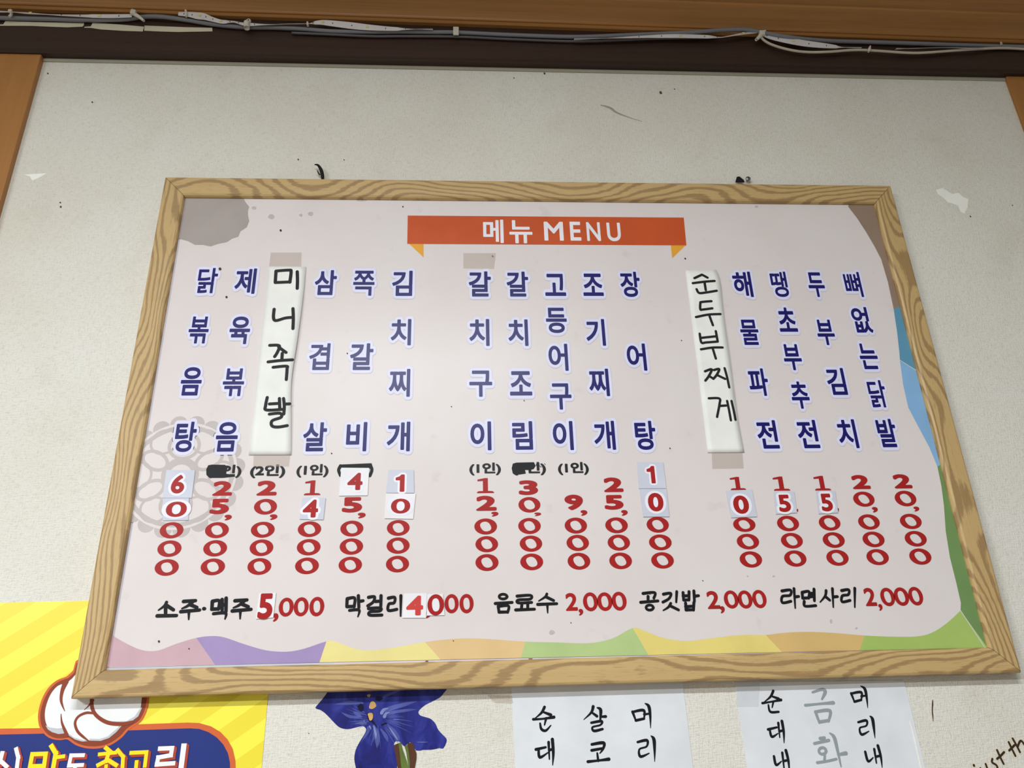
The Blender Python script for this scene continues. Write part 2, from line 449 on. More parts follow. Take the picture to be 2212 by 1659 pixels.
# marks on the wallpaper
STAINB = ink('dirt_brown', (96, 74, 52), .8, .2); STAING = ink('faint_smear', (168, 158, 140), .8, .2); TORN = ink('bare_plaster_white', (250, 249, 242), .8, .2)
W1 = WALL - .00015
Flat(W1).poly([(1660, 1190), (1700, 1178), (1735, 1200), (1762, 1217), (1800, 1208), (1830, 1235), (1863, 1248), (1858, 1300), (1838, 1340), (1815, 1330), (1798, 1290), (1760, 1275), (1735, 1270), (1705, 1240), (1672, 1218)], C3).build('torn_patch', TORN, WALLO)
Flat(W1).poly([(150, 1112), (220, 1108), (298, 1103), (262, 1125), (232, 1140), (205, 1150), (192, 1125)], C1).build('torn_patch', TORN, WALLO)
f = Flat(W1)
for p, w in (((644, 344), 4), ((743, 345), 3), ((130, 437), 4), ((131, 446), 5), ((1427, 199), 7), ((1457, 192), 3), ((199, 220), 4), ((103, 158), 4), ((1176, 158), 5), ((1110, 168), 3), ((1961, 1519), 3), ((660 + 45 * .1537, 1584), 2.5), ((2187, 443), 3), ((2096, 467), 4)):
    Flat(W1).stroke([p, (p[0] + .5, p[1] + w * .3)], w * .7).build('stain', STAINB, WALLO)
Flat(W1).stroke([(1298, 227), (1318, 233), (1332, 243), (1360, 254), (1386, 262)], [2, 5, 4, 2, 1]).build('smear', STAING, WALLO)
Flat(W1).stroke([(815, 440), (812, 500), (808, 600), (815, 680), (822, 765)], [10, 24, 20, 22, 8], WL).build('pen_mark', STAINB, WALLO)

# ================================================================== MENU BOARD
BW, BH = 1.14, .738
board = thing('menu_board', (BW / 2, WALL, 0), 'large oak framed menu board hanging on the cream wallpaper', 'menu board')
ins = [at(397, 421.5, 0), at(1889, 438.6, 0), at(2141, 1400, 0), at(227, 1442.6, 0)]
rl, rr = (ins[0].x + ins[3].x) / 2, BW - (ins[1].x + ins[2].x) / 2
rt, rb = BH - (ins[0].z + ins[1].z) / 2, (ins[2].z + ins[3].z) / 2
#print('rails', rl, rr, rt, rb)
def rail(L, w, mat, corners, nm='frame_rail'):
    """mitred rail: local X along, local Z from outer (0) to inner (w), local Y depth 0..-.0195"""
    D = .0190
    # profile (offset from outer edge, height above the back)
    pr = [(0, 0), (0, D - .0035), (.0010, D - .0012), (.0030, D - .0002), (w * .5, D), (w - .0045, D - .0004), (w - .0020, D - .0018), (w - .0006, D - .0045), (w - .0006, .004), (w, .004), (w, 0)]
    v = []; n = len(pr)
    for end in (0, 1):
        for a, h in pr:
            wa = min(a, w); x = wa * corners[0] + .00035 if end == 0 else L - wa * corners[1] - .00035
            v.append((x, -h, a))
    f = [(i, (i + 1) % n, n + (i + 1) % n, n + i) for i in range(n)] + [tuple(range(n))[::-1], tuple(range(n, 2 * n))]
    bm = bmesh.new(); me = mesh(nm, v, f); bm.from_mesh(me); bmesh.ops.recalc_face_normals(bm, faces=bm.faces[:]); bm.to_mesh(me); bm.free()
    me.materials.append(mat); return me
def place_rail(me, org, ang):
    o = bpy.data.objects.new('frame_rail', me); COL.objects.link(o); o.parent = board
    o.matrix_parent_inverse = Matrix.Translation(-world_loc(board))
    o.location = org; o.rotation_euler = (0, ang, 0); return o
YB = WALL - .001
w = (rl + rr) / 2; wt = rt; wb = rb
place_rail(rail(BW, wb, M['oak_h2'], (rl / wb, rr / wb)), (0, YB, 0), 0)                             # bottom
place_rail(rail(BW, wt, M['oak_h'], (rr / wt, rl / wt)), (BW, YB, BH), math.pi)                     # top
place_rail(rail(BH, rl, M['oak_v'], (wt / rl, wb / rl)), (0, YB, BH), math.pi / 2)                  # left
place_rail(rail(BH, rr, M['oak_v2'], (wb / rr, wt / rr)), (BW, YB, 0), -math.pi / 2)                # right
# stacked older sheets whose edges show below and left of the current one
sheet_bot = at(700, 1430.5, SHEET).z
OLD = ink('old_sheet_edge', (216, 210, 222)); OLD2 = ink('old_sheet_blue', (196, 206, 216)); DIRT = ink('edge_grime', (112, 86, 62), .7)
x0, x1, z0, z1 = rl - .004, BW - rr + .004, rb - .004, BH - rt + .004
back = link('backing_board', box_mesh('backing_board', (x0, SHEET + .0006, z0), (x1, SHEET + .004, z1)), OLD, board)
sheet = link('print_sheet', box_mesh('print_sheet', (rl + .0022, SHEET, sheet_bot), (x1, SHEET + .0005, z1)), M['sheet'], board)
f = Flat(SHEET + .0004)
for a, b in ((233, 460), (460, 720)): f.poly([(a, 1441 - (a - 233) * .0222 + 2), (b, 1441 - (b - 233) * .0222 + 2), (b, 1441 - (b - 233) * .0222 + 5), (a, 1441 - (a - 233) * .0222 + 5)])
f.build('sheet_edge', OLD2, board)
f = Flat(SHEET + .0003)
for a, b in ((919, 925), (1142, 1150), (1735, 1752), (1819, 1838), (1896, 1928), (1958, 1999)):
    y = lambda x: 1441 - (x - 233) * .0222
    f.poly([(a, y(a) + 1.5), (b, y(b) + 1.5), (b, y(b) + 5), (a, y(a) + 5)])
f.build('edge_chip', ink('edge_chip_brown', (132, 74, 60), .6), board)

# ---- printed artwork
Y1, Y2, Y3, Y4, Y5 = (SHEET - E5 * k for k in (1, 2, 3, 4, 5))
GREYF = ink('warm_grey_ink', (172, 162, 158))
Flat(Y1).poly([(1550, 1235), (1548, 1255), (1562, 1285), (1588, 1318), (1580, 1345), (1580, 1372), (1588, 1408), (1572, 1448), (1532, 1474), (1518, 1508), (1480, 1520), (1445, 1543), (1392, 1553), (1342, 1570), (1292, 1560), (1242, 1560), (1197, 1536), (1120, 1515), (1130, 1235)], C1).build('corner_blossom', GREYF, sheet)
edgeR = [(1832, 446), (1852, 472), (1872, 503), (1889, 532), (1903.5, 560), (1918, 609), (1930.6, 668.5), (1938, 718), (1943, 763), (1951, 831), (1962, 880), (1983.5, 921), (2008, 967), (2025, 1008), (2033.6, 1050), (2039, 1092), (2043, 1148), (2052, 1204), (2066, 1260), (2075.6, 1302), (2075, 1319)]
def yo(x, y): return (x, y)
Flat(Y1).poly(edgeR[:7] + [(1945, 659), (1890, 433), (1840, 430)]).build('side_band', ink('taupe_ink', (150, 128, 112)), sheet)
Flat(Y1).poly(edgeR[6:9] + [(1944, 779), (1985, 805), (1945, 659)]).build('side_band', ink('teal_ink', (96, 152, 182)), sheet)
Flat(Y1).poly([(1944, 779)] + edgeR[9:14] + [(2037, 1000), (1985, 805)]).build('side_band', ink('sky_blue_ink', (136, 180, 222)), sheet)
Flat(Y1).poly([(2025, 1008)] + edgeR[14:] + [(2134, 1409), (2139, 1380), (2037, 1000)]).build('side_band', ink('leaf_green_ink', (116, 148, 92)), sheet)
f = Flat(Y2); f.stroke([(1944, 778), (1985, 804)], 1.6); f.stroke([(2075, 1319), (2131, 1404)], 2.0); f.build('band_line', ink('pale_line_ink', (208, 212, 206)), sheet)
wave = [(236, 1368), (247.5, 1375.5), (271, 1389), (298, 1401.6), (322, 1406.6), (346, 1404), (380, 1391), (424, 1378), (458, 1374), (485, 1377), (529, 1392), (576, 1405), (620.5, 1407.7), (658, 1401), (705, 1385.6),
        (728, 1387), (752, 1396.5), (785.6, 1405), (819.5, 1403), (867, 1396), (918, 1387), (962, 1381.6), (1006, 1379), (1057, 1380.5), (1135, 1386), (1209.5, 1388), (1260, 1389.7), (1294, 1386.6), (1328, 1377), (1367, 1356.5),
        (1393, 1363), (1428, 1376.6), (1467, 1383.7), (1498, 1383.7), (1552.6, 1376.6), (1603, 1371.6), (1654, 1371.6), (1693, 1367), (1740, 1365), (1798, 1367), (1868, 1372.8), (1934.5, 1375.5), (1981, 1374.7), (2012.5, 1367), (2043.6, 1347.4), (2075, 1319)]
WS = crom(wave, 4)
def ybot(x): return 1441 - (x - 233) * .0222
cuts = [(236, 222), (424, 464.5), (705, 690), (918, 952), (1135, 1125), (1367, 1400.7), (1654, 1689), (1868, 1856.6), (2075, 2133)]
wc = [(204, 170, 180), (166, 146, 192), (234, 221, 148), (226, 194, 142), (182, 204, 140), (230, 212, 126), (216, 182, 120), (168, 194, 106)]
wn = ['pink', 'purple', 'pale_yellow', 'orange', 'light_green', 'yellow', 'deep_orange', 'lime']
for i, c in enumerate(wc):
    (a, ab), (b, bb) = cuts[i], cuts[i + 1]
    top = [p for p in WS if a - .6 <= p[0] <= b + .6]
    Flat(Y1 - .00005).poly(top + [(bb, ybot(bb)), (ab, ybot(ab))]).build('wave_segment', ink('wave_' + wn[i], c), sheet)
# emblem watermark (scalloped ring with a flower)
EM = ink('emblem_grey_ink', (194, 185, 183)); EMB = M['sheet']
ec = at(389, 1026, Y1); ER = .0795
f = Flat(Y1)
for k in range(20):
    a = 2 * math.pi * (k + .5) / 20; f.disc(ec.x + ER * .90 * math.cos(a), ec.z + ER * .90 * math.sin(a), ER * .14, ER * .14, 16)
f.build('emblem_scallop', EM, sheet)
f = Flat(Y2); f.disc(ec.x, ec.z, ER * .91, ER * .91, 64); f.build('emblem_ground', EMB, sheet)
f = Flat(Y3)
def circ(f, r, wd, x=0, z=0, rz=None, rot=0, n=40):
    P = []
    for k in range(n + 1):
        a = 2 * math.pi * k / n; u, v = r * math.cos(a), (rz or r) * math.sin(a)
        P.append((ec.x + x + u * math.cos(rot) - v * math.sin(rot), ec.z + z + u * math.sin(rot) + v * math.cos(rot)))
    f.ribbon(P, [wd] * (n + 1))
circ(f, ER * .83, ER * .07); circ(f, ER * .24, ER * .12)
for k, a in enumerate((90, 150, 210, 270, 330, 30)):
    a = math.radians(a)
    circ(f, ER * .22, ER * .055, ER * .50 * math.cos(a), ER * .50 * math.sin(a), ER * (.14 if k % 3 else .24), a)
for a in (60, 120, 180, 240, 300, 0):
    a = math.radians(a); circ(f, ER * .20, ER * .04, ER * .66 * math.cos(a), ER * .66 * math.sin(a), ER * .22, a)
f.build('emblem_flower', EM, sheet)
# banner
Flat(Y2).poly([(880.7, 465.6), (1477, 470), (1482.7, 530), (879.7, 526.8)]).build('banner', ink('banner_orange_ink', (200, 86, 44)), sheet)
for q in ([(883, 526), (915, 526), (915, 556)], [(1449, 528), (1483, 528), (1452, 558)]):
    Flat(Y1).poly(q).build('banner_fold', ink('banner_gold_ink', (232, 166, 58)), sheet)
f = Flat(Y3)
for ch, bx, r in (('메', (1012, 1398, 1145, 1548), .022), ('뉴', (1178, 1402, 1330, 1550), .022), ('M', (1398, 1412, 1528, 1533), .02), ('E', (1563, 1412, 1640, 1533), .02), ('N', (1668, 1415, 1765, 1535), .02), ('U', (1797, 1418, 1895, 1537), .02)):
    letter(Y3, ch, bx, C2, r, 'banner_letter', WHITE, sheet)
# ---- dishes
DISH = [
 (T1, [('닭', 380, 68, 565, 270), ('볶', 308, 455, 498, 670), ('음', 245, 858, 443, 1085), ('탕', 197, 1292, 398, 1535)]),
 (T1, [('제', 680, 72, 870, 275), ('육', 635, 455, 825, 675), ('볶', 582, 868, 778, 1090), ('음', 526, 1295, 728, 1532)]),
 (T1, [('삼', 1320, 85, 1508, 285), ('겹', 1275, 668, 1455, 882), ('살', 1225, 1297, 1430, 1530)]),
 (T1, [('쪽', 1628, 90, 1808, 290), ('갈', 1602, 668, 1798, 882), ('비', 1572, 1295, 1748, 1530)]),
 (T1, [('김', 1940, 90, 2108, 292), ('치', 1930, 475, 2098, 685), ('찌', 1915, 872, 2090, 1095), ('개', 1898, 1292, 2090, 1530)]),
 (T2, [('갈', 192, 95, 372, 297), ('치', 197, 475, 360, 690), ('구', 197, 885, 382, 1095), ('이', 205, 1290, 375, 1522)]),
 (T2, [('갈', 492, 97, 672, 297), ('치', 505, 478, 670, 690), ('조', 517, 890, 700, 1085), ('림', 537, 1288, 707, 1517)]),
 (T2, [('고', 795, 115, 970, 292), ('등', 803, 385, 980, 587), ('어', 823, 672, 990, 888), ('구', 835, 987, 1018, 1197), ('이', 857, 1287, 1032, 1520)]),
 (T2, [('조', 1095, 113, 1270, 292), ('기', 1120, 475, 1288, 688), ('찌', 1143, 870, 1320, 1090), ('개', 1182, 1285, 1368, 1518)]),
 (T2, [('장', 1392, 98, 1568, 300), ('어', 1443, 670, 1617, 887), ('탕', 1507, 1285, 1695, 1518)]),
 (T3, [('해', 440, 97, 622, 300), ('물', 498, 480, 675, 682), ('파', 563, 868, 752, 1088), ('전', 630, 1280, 830, 1508)]),
 (T3, [('땡', 740, 97, 908, 300), ('초', 795, 383, 975, 577), ('부', 838, 675, 1018, 883), ('추', 898, 972, 1080, 1190), ('전', 950, 1278, 1153, 1505)]),
 (T3, [('두', 1033, 103, 1203, 300), ('부', 1103, 480, 1282, 683), ('김', 1182, 865, 1373, 1080), ('치', 1267, 1273, 1465, 1505)]),
 (T3, [('뼈', 1322, 100, 1500, 300), ('없', 1382, 380, 1577, 585), ('는', 1440, 670, 1628, 875), ('닭', 1512, 962, 1698, 1180), ('발', 1582, 1270, 1783, 1497)]),
]
DENSE = {'닭': .020, '볶': .021, '뼈': .018, '땡': .020, '쪽': .021, '물': .022, '겹': .022}
for tf, L in DISH:
    for ch, *bx in L:
        letter(Y5, ch, bx, tf, DENSE.get(ch, .026), 'dish_letter', NAVY, sheet, [('letter_glow', HALO2, Y3, .118), ('letter_halo', HALO, Y4, .098)])
# ---- prices printed in red
Z = 'zero'
PRICE = [
 (T4, [(Z, 255, 503, 430, 622), (Z, 238, 637, 415, 758), (Z, 218, 775, 395, 897)]),
 (T4, [('2', 640, 200, 797, 310), ('5', 618, 330, 773, 445), (',', 728, 448, 787, 490), (Z, 588, 503, 763, 620), (Z, 575, 635, 750, 755), (Z, 556, 770, 735, 893)]),
 (T4, [('2', 965, 197, 1123, 308), (Z, 948, 332, 1117, 447), (',', 1062, 445, 1122, 487), (Z, 925, 500, 1100, 617), (Z, 916, 630, 1090, 752), (Z, 900, 767, 1075, 890)]),
 (T4, [('1', 1315, 195, 1443, 305), (Z, 1270, 497, 1442, 612), (Z, 1263, 627, 1437, 747), (Z, 1250, 763, 1425, 885)]),
 (T4, [('5', 1593, 318, 1747, 433), (',', 1710, 433, 1770, 475), (Z, 1583, 492, 1752, 608), (Z, 1578, 622, 1750, 742), (Z, 1570, 757, 1742, 878)]),
 (T4, [(Z, 1925, 487, 2092, 603), (Z, 1923, 615, 2092, 735), (Z, 1918, 750, 2088, 872)]),
 (T5, [('1', 298, 223, 455, 362), ('2', 290, 385, 480, 525), (',', 430, 533, 497, 577), (Z, 275, 595, 483, 742), (Z, 285, 757, 493, 905), (Z, 285, 922, 497, 1077)]),
 (T5, [('3', 680, 243, 862, 380), (Z, 680, 398, 882, 540), (',', 825, 540, 890, 573), (Z, 678, 590, 885, 737), (Z, 692, 752, 898, 900), (Z, 697, 917, 907, 1070)]),
 (T5, [('9', 1100, 375, 1278, 518), (',', 1250, 518, 1315, 570), (Z, 1105, 587, 1310, 733), (Z, 1122, 745, 1328, 893), (Z, 1132, 910, 1340, 1065)]),
 (T5, [('2', 1458, 217, 1647, 353), ('5', 1465, 378, 1650, 515), (',', 1622, 517, 1687, 570), (Z, 1478, 585, 1685, 730), (Z, 1500, 743, 1705, 890), (Z, 1515, 908, 1723, 1060)]),
 (T5, [(Z, 1858, 580, 2062, 725), (Z, 1880, 742, 2088, 887), (Z, 1900, 905, 2108, 1055)]),
 (T6, [('1', 338, 178, 470, 280), (Z, 370, 490, 542, 602), (Z, 398, 617, 570, 737), (Z, 420, 752, 593, 877)]),
 (T6, [('1', 668, 175, 810, 285), (Z, 708, 478, 878, 597), (Z, 738, 610, 907, 730), (Z, 763, 745, 935, 870)]),
 (T6, [('1', 982, 170, 1125, 283), (Z, 1030, 473, 1197, 592), (Z, 1060, 605, 1230, 725), (Z, 1088, 740, 1260, 863)]),
 (T6, [('2', 1273, 163, 1433, 273), (Z, 1295, 292, 1460, 408), (',', 1437, 410, 1490, 453), (Z, 1333, 467, 1500, 585), (Z, 1367, 600, 1537, 720), (Z, 1397, 735, 1570, 858)]),
 (T6, [('2', 1592, 157, 1755, 268), (Z, 1615, 285, 1782, 405), (',', 1757, 407, 1810, 445), (Z, 1655, 463, 1823, 580), (Z, 1692, 595, 1862, 715), (Z, 1727, 730, 1898, 855)]),
]
def digits(tf, L, bold=.05):
    for ch, *bx in L: letter(Y4, ch, bx, tf, 0 if ch in (Z, 'slim') else (.02 if ch == ',' else (.01 if ch == '1' else bold)), 'comma' if ch == ',' else 'price_digit', RED, sheet)
for i, (tf, L) in enumerate(PRICE): digits(tf, L)
Flat(Y4).stroke([(866, 430), (866, 442)], 10, T6).build('comma', RED, sheet)
Flat(Y4).stroke([(1178, 426), (1176, 442)], 14, T6).build('comma', RED, sheet)
# ---- portions in brackets, some struck out with marker
for s, bx, tf in (('(2인)', (915, 78, 1183, 180), T4), ('(1인)', (1257, 75, 1500, 175), T4), ('(2인)', (600, 80, 862, 180), T4), ('(1인)', (228, 80, 520, 200), T5), ('(1인)', (622, 75, 935, 200), T5), ('(1인)', (1040, 75, 1330, 197), T5)):
    letter(Y4, s, bx, tf, .042, 'portion_text', BLACK, sheet)
Flat(Y5).poly([(612, 85), (640, 80), (735, 82), (758, 100), (742, 128), (745, 148), (785, 152), (815, 168), (720, 178), (620, 178), (598, 155), (597, 115)], T4).build('marker_scribble', MARK, sheet)
Flat(Y5).poly([(628, 92), (660, 82), (822, 78), (838, 110), (820, 140), (780, 150), (740, 148), (748, 182), (650, 196), (628, 180), (618, 135)], T5).build('marker_scribble', MARK, sheet)
f = Flat(Y5); f.poly([(1578, 80), (1812, 70), (1822, 100), (1808, 108), (1592, 112), (1572, 104)], T4)
f.stroke([(1584, 88), (1570, 120), (1584, 160)], 22, T4); f.stroke([(1802, 82), (1815, 118), (1800, 162)], 22, T4); f.build('marker_scribble', MARK, sheet)
f = Flat(Y5)
for q in ([(852, 90), (930, 85), (915, 130), (880, 165)],):
    for k in range(9):
        x, y = 840 + random.random() * 80, 88 + random.random() * 75
        f.stroke([(x, y), (x + random.uniform(-14, 14), y + random.uniform(5, 16))], random.uniform(4, 9), T5)
f.build('marker_scribble', MARK, sheet)
# ---- drinks line, brush lettering
def brush_letters(Y, tf, w, L, name, mat, parent, pad=.3):
    """strokes whose boxes touch make one character, each character its own part"""
    bb = []
    for s in L:
        pts = s[0] if isinstance(s, tuple) and isinstance(s[0], list) else s
        xs = [p[0] for p in pts]; ys = [p[1] for p in pts]; e = w * pad + w * .5
        bb.append([min(xs) - e, min(ys) - e, max(xs) + e, max(ys) + e])
    grp = list(range(len(L)))
    for i in range(len(L)):
        for j in range(i):
            a, b = bb[i], bb[j]
            if a[0] < b[2] and b[0] < a[2] and a[1] < b[3] and b[1] < a[3]:
                gi, gj = grp[i], grp[j]; grp = [gj if g == gi else g for g in grp]
    for g in sorted(set(grp)):
        f = Flat(Y); brush(f, tf, w, [s for s, q in zip(L, grp) if q == g]); f.build(name, mat, parent)
def brush(f, tf, w, L):
    for s in L:
        pts, k = s if isinstance(s, tuple) and isinstance(s[0], list) else (s, None)
        n = len(pts)
        ww = k if k else [w * 1.15] + [w * 1.0] * (n - 2) + [w * 1.05]
        f.stroke(pts, [w * q for q in k] if k else ww, tf)
JU = lambda dx, dy: [[(430 + dx, 1086 + dy), (518 + dx, 1080 + dy)], ([(503 + dx, 1085 + dy), (458 + dx, 1120 + dy), (418 + dx, 1138 + dy)], [1, .9, .5]), [(475 + dx, 1108 + dy), (528 + dx, 1130 + dy)], [(410 + dx, 1161 + dy), (548 + dx, 1149 + dy)], ([(470 + dx, 1155 + dy), (468 + dx, 1218 + dy)], [1, .5])]
WORDS = [
 (T4, 24, [([(305, 1092), (290, 1118), (246, 1150)], [1, .9, .5]), [(300, 1112), (356, 1148)], [(298, 1140), (298, 1185)], [(236, 1192), (378, 1190)]] + JU(0, 0) + [[(579, 1139), (585, 1140)],
   [(642, 1085), (638, 1143)], [(642, 1085), (692, 1081), (687, 1143)], [(638, 1143), (688, 1141)], [(713, 1072), (714, 1150)], [(743, 1062), (742, 1160)], [(714, 1112), (743, 1110)], ([(650, 1176), (738, 1171), (735, 1215)], [1, 1, .5])] + JU(378, -5)),
 (T4, 22, [[(1633, 1066), (1630, 1124)], [(1633, 1066), (1688, 1061), (1684, 1124)], [(1631, 1124), (1686, 1122)], [(1715, 1044), (1719, 1130)], [(1718, 1086), (1750, 1081)], ([(1650, 1152), (1720, 1149), (1712, 1198)], [1, 1, .5]),
   [(1790, 1056), (1834, 1052), (1824, 1090), (1784, 1118)], [(1842, 1086), (1872, 1084)], [(1882, 1044), (1880, 1122)], [(1790, 1138), (1876, 1134), (1873, 1156), (1800, 1163), (1800, 1187), (1888, 1186)],
   [(1936, 1062), (1982, 1056), (1978, 1096), (1940, 1105), (1936, 1152), (1998, 1144)], ([(2028, 1044), (2026, 1193)], [1.1, .6])]),
 (B5, 17.5, [[(1288 + 25 * math.cos(a_), 114 + 15 * math.sin(a_)) for a_ in [q_ * math.pi / 5 for q_ in range(11)]], [(1238, 158), (1346, 151)], [(1257, 176), (1262, 214)], [(1257, 176), (1322, 173), (1317, 214)], [(1262, 213), (1317, 212)],
   [(1377, 111), (1463, 106), (1460, 130), (1385, 135), (1385, 154), (1470, 151)], [(1408, 158), (1405, 190)], [(1445, 156), (1445, 190)], [(1368, 199), (1488, 194)],
   ([(1567, 97), (1556, 116), (1515, 142)], [1, .9, .5]), [(1562, 116), (1610, 139)], [(1508, 164), (1630, 159)], ([(1570, 166), (1572, 217)], [1, .5])]),
 (B6, 15, [[(137 + 20 * math.cos(a_), 160 + 14 * math.sin(a_)) for a_ in [q_ * math.pi / 5 for q_ in range(11)]], [(100, 82), (165, 77), (160, 108)], [(128, 98), (128, 122)], [(87, 131), (183, 123)], [(213, 86), (254, 81), (244, 110), (210, 130)], ([(287, 72), (284, 130)], [1.1, .8]), ([(254, 136), (240, 158), (212, 176)], [1, .9, .5]), [(250, 150), (297, 173)],
   [(322, 77), (325, 118)], [(355, 72), (355, 118)], [(322, 96), (355, 94)], [(325, 118), (355, 117)], [(382, 68), (385, 125)], [(385, 97), (408, 94)], [(336, 135), (338, 174)], [(382, 132), (380, 174)], [(336, 155), (382, 152)], [(338, 173), (380, 172)]]),
 (B6, 15, [[(870, 68), (918, 63), (915, 92), (873, 98), (873, 133), (920, 125)], ([(937, 55), (944, 163)], [1.1, .6]), [(942, 101), (963, 98)],
   [(982, 76), (985, 108)], [(982, 76), (1020, 71), (1018, 108)], [(985, 108), (1018, 106)], [(1025, 82), (1045, 80)], [(1025, 100), (1045, 98)], [(1048, 58), (1050, 122)], [(994, 126), (998, 152), (1058, 149)],
   ([(1115, 66), (1110, 95), (1082, 130)], [1.1, .9, .5]), [(1110, 98), (1135, 119)], ([(1150, 55), (1155, 158)], [1.1, .6]), [(1154, 101), (1178, 99)],
   [(1201, 66), (1240, 61), (1238, 88), (1205, 95), (1204, 128), (1248, 120)], ([(1274, 53), (1274, 158)], [1.1, .6])]),
]
for i, (tf, w_, L) in enumerate(WORDS):
    brush_letters(Y4, tf, w_, L, 'drink_letter', BLACK, sheet)
S_ = 'slim'
for tf, L in ((T4, [(',', 1085, 1172, 1130, 1235), (S_, 1130, 1058, 1240, 1197), (S_, 1240, 1055, 1350, 1195), (S_, 1355, 1052, 1465, 1195)]),
              (B5, [(',', 795, 205, 828, 252), (S_, 915, 98, 1005, 220), (S_, 1010, 97, 1100, 220)]),
              (B5, [('2', 1683, 90, 1765, 205), (',', 1768, 192, 1800, 235), (S_, 1797, 87, 1892, 207), (S_, 1887, 87, 1985, 205), (S_, 1980, 83, 2075, 203)]),
              (B6, [('2', 448, 67, 530, 168), (',', 525, 152, 556, 192), (S_, 548, 65, 630, 165), (S_, 625, 65, 707, 165), (S_, 705, 62, 785, 163)]),
              (B6, [('2', 1317, 50, 1400, 152), (',', 1402, 140, 1432, 178), (S_, 1415, 50, 1497, 152), (S_, 1490, 48, 1575, 150), (S_, 1570, 45, 1653, 148)])):
    digits(tf, L, .028)
# specks and smudges on the sheet
f = Flat(Y5)
for x, y, w_ in ((343, 1385, 4), (475, 580, 5), (489, 641, 4), (606, 497, 4), (408, 1401, 2.5), (1064, 553, 3), (1233, 1345, 2), (979, 1384, 2), (750, 763, 2.5), (716, 979, 2.5), (1472, 735, 2), (1447, 968, 2.5), (1480, 558, 3), (870, 446, 2.5), (760, 1036, 3), (1518, 1254, 2), (1404, 1283, 2), (975, 878, 2), (1132, 865, 2)):
    Flat(Y5).stroke([(x, y), (x + .5, y + w_ * .3)], w_).build('speck', ink('fly_speck', (62, 48, 40), .6), sheet)
f = Flat(Y2)
for x, y, a, b in ((586, 468, 14, 8), (549, 449, 10, 6), (671, 462, 12, 7), (650, 465, 8, 5), (1795, 1342, 6, 9), (1850, 1357, 6, 4), (1192, 1366, 12, 8), (1671, 1245, 6, 3), (1615, 1245, 4, 3), (780, 432, 24, 4), (1634, 446, 8, 4)):
    f = Flat(Y2); f.poly([(x + a * .6 * math.cos(t) * random.uniform(.7, 1), y + b * .8 * math.sin(t) * random.uniform(.7, 1)) for t in [k * .7 for k in range(9)]]); f.build('smudge', ink('grey_smudge', (200, 190, 188), alpha=.4), sheet)

# ================================================================== things stuck on the board
def sticker(quad, tf, g, gbox, label, mat=PATCH, halo=.10, r=.04, lift=0, ink_mat=RED):
    pts = [tf(p) for p in quad]; c = at(sum(p[0] for p in pts) / 4, sum(p[1] for p in pts) / 4, SHEET)
    t = thing('price_sticker', (c.x, SHEET, c.z), label, 'sticker', 'price stickers on the menu board')
    Y = SHEET - .0012 - lift
    Flat(Y).poly(quad, tf).build('sticker_base', mat, t, .0005)
    gl, h = Flat(Y - .0003), Flat(Y - .00015)
    glyph(gl, g, gbox, tf, r, [(h, halo)] if halo else [])
    if halo: h.build('digit_halo', WHITE, t)
    gl.build('digit', ink_mat, t); return t
sticker([(305, 120), (515, 122), (490, 325), (275, 325)], T4, '6', (330, 155, 448, 293), 'square price sticker with a red 6 at the left end of the price rows')
sticker([(278, 327), (470, 327), (465, 488), (278, 492)], T4, '0', (300, 352, 455, 465), 'price sticker with a wide red 0 directly below the 6 sticker', r=.02)
sticker([(1303, 323), (1475, 325), (1458, 485), (1283, 482)], T4, '4', (1303, 337, 1425, 470), 'price sticker with a slanted red 4 below a printed red 1')
sticker([(1590, 103), (1795, 105), (1783, 307), (1573, 310)], T4, '4', (1632, 140, 1750, 268), 'price sticker with a red 4 covering a struck out bracket', PATCHW)
sticker([(1937, 120), (2122, 120), (2125, 288), (1918, 288)], T4, 'one', (1987, 152, 2057, 280), 'price sticker with a red 1 above another sticker, left of the middle gap')
sticker([(1918, 291), (2137, 293), (2118, 480), (1907, 475)], T4, '0', (1955, 330, 2097, 440), 'white price sticker with a wide red 0, left of the middle gap', PATCHW, r=.02)
sticker([(1772, 80), (2010, 80), (2038, 318), (1787, 320)], T5, 'one', (1853, 112, 1943, 273), 'pale blue price sticker with an upright red 1, right of the middle prices')
sticker([(1795, 323), (2040, 322), (2067, 578), (1827, 580)], T5, '0', (1870, 360, 2013, 530), 'pale blue price sticker with a red 0, right end of the middle price group')
sticker([(315, 285), (515, 277), (555, 485), (355, 493)], T6, '0', (370, 322, 492, 463), 'pale blue price sticker with a red 0 in the right hand price group')
sticker([(682, 293), (840, 293), (862, 455), (700, 465)], T6, '5', (708, 315, 823, 450), 'price sticker with a red 5, left of two in the right hand group')
sticker([(1010, 287), (1155, 287), (1180, 455), (1030, 463)], T6, '5', (1033, 307, 1147, 445), 'price sticker with a red 5, right of two in the right hand group')
sticker([(988, 1025), (1110, 1022), (1090, 1205), (962, 1215)], T4, '5', (970, 1025, 1095, 1217), 'white price sticker with a tall red 5 in the bottom row', PATCHW, 0)
sticker([(657, 95), (803, 92), (797, 250), (647, 250)], B5, '4', (670, 107, 780, 235), 'white price sticker with a light red 4 in the bottom row', PATCHW, 0, ink_mat=ink('light_red_ink', (206, 70, 66)))
sticker([(804, 98), (905, 98), (915, 233), (801, 235)], B5, 'slim', (806, 99, 912, 234), 'narrow price sticker with a heavy red 0 beside the light red 4', PATCHW, 0, 0)

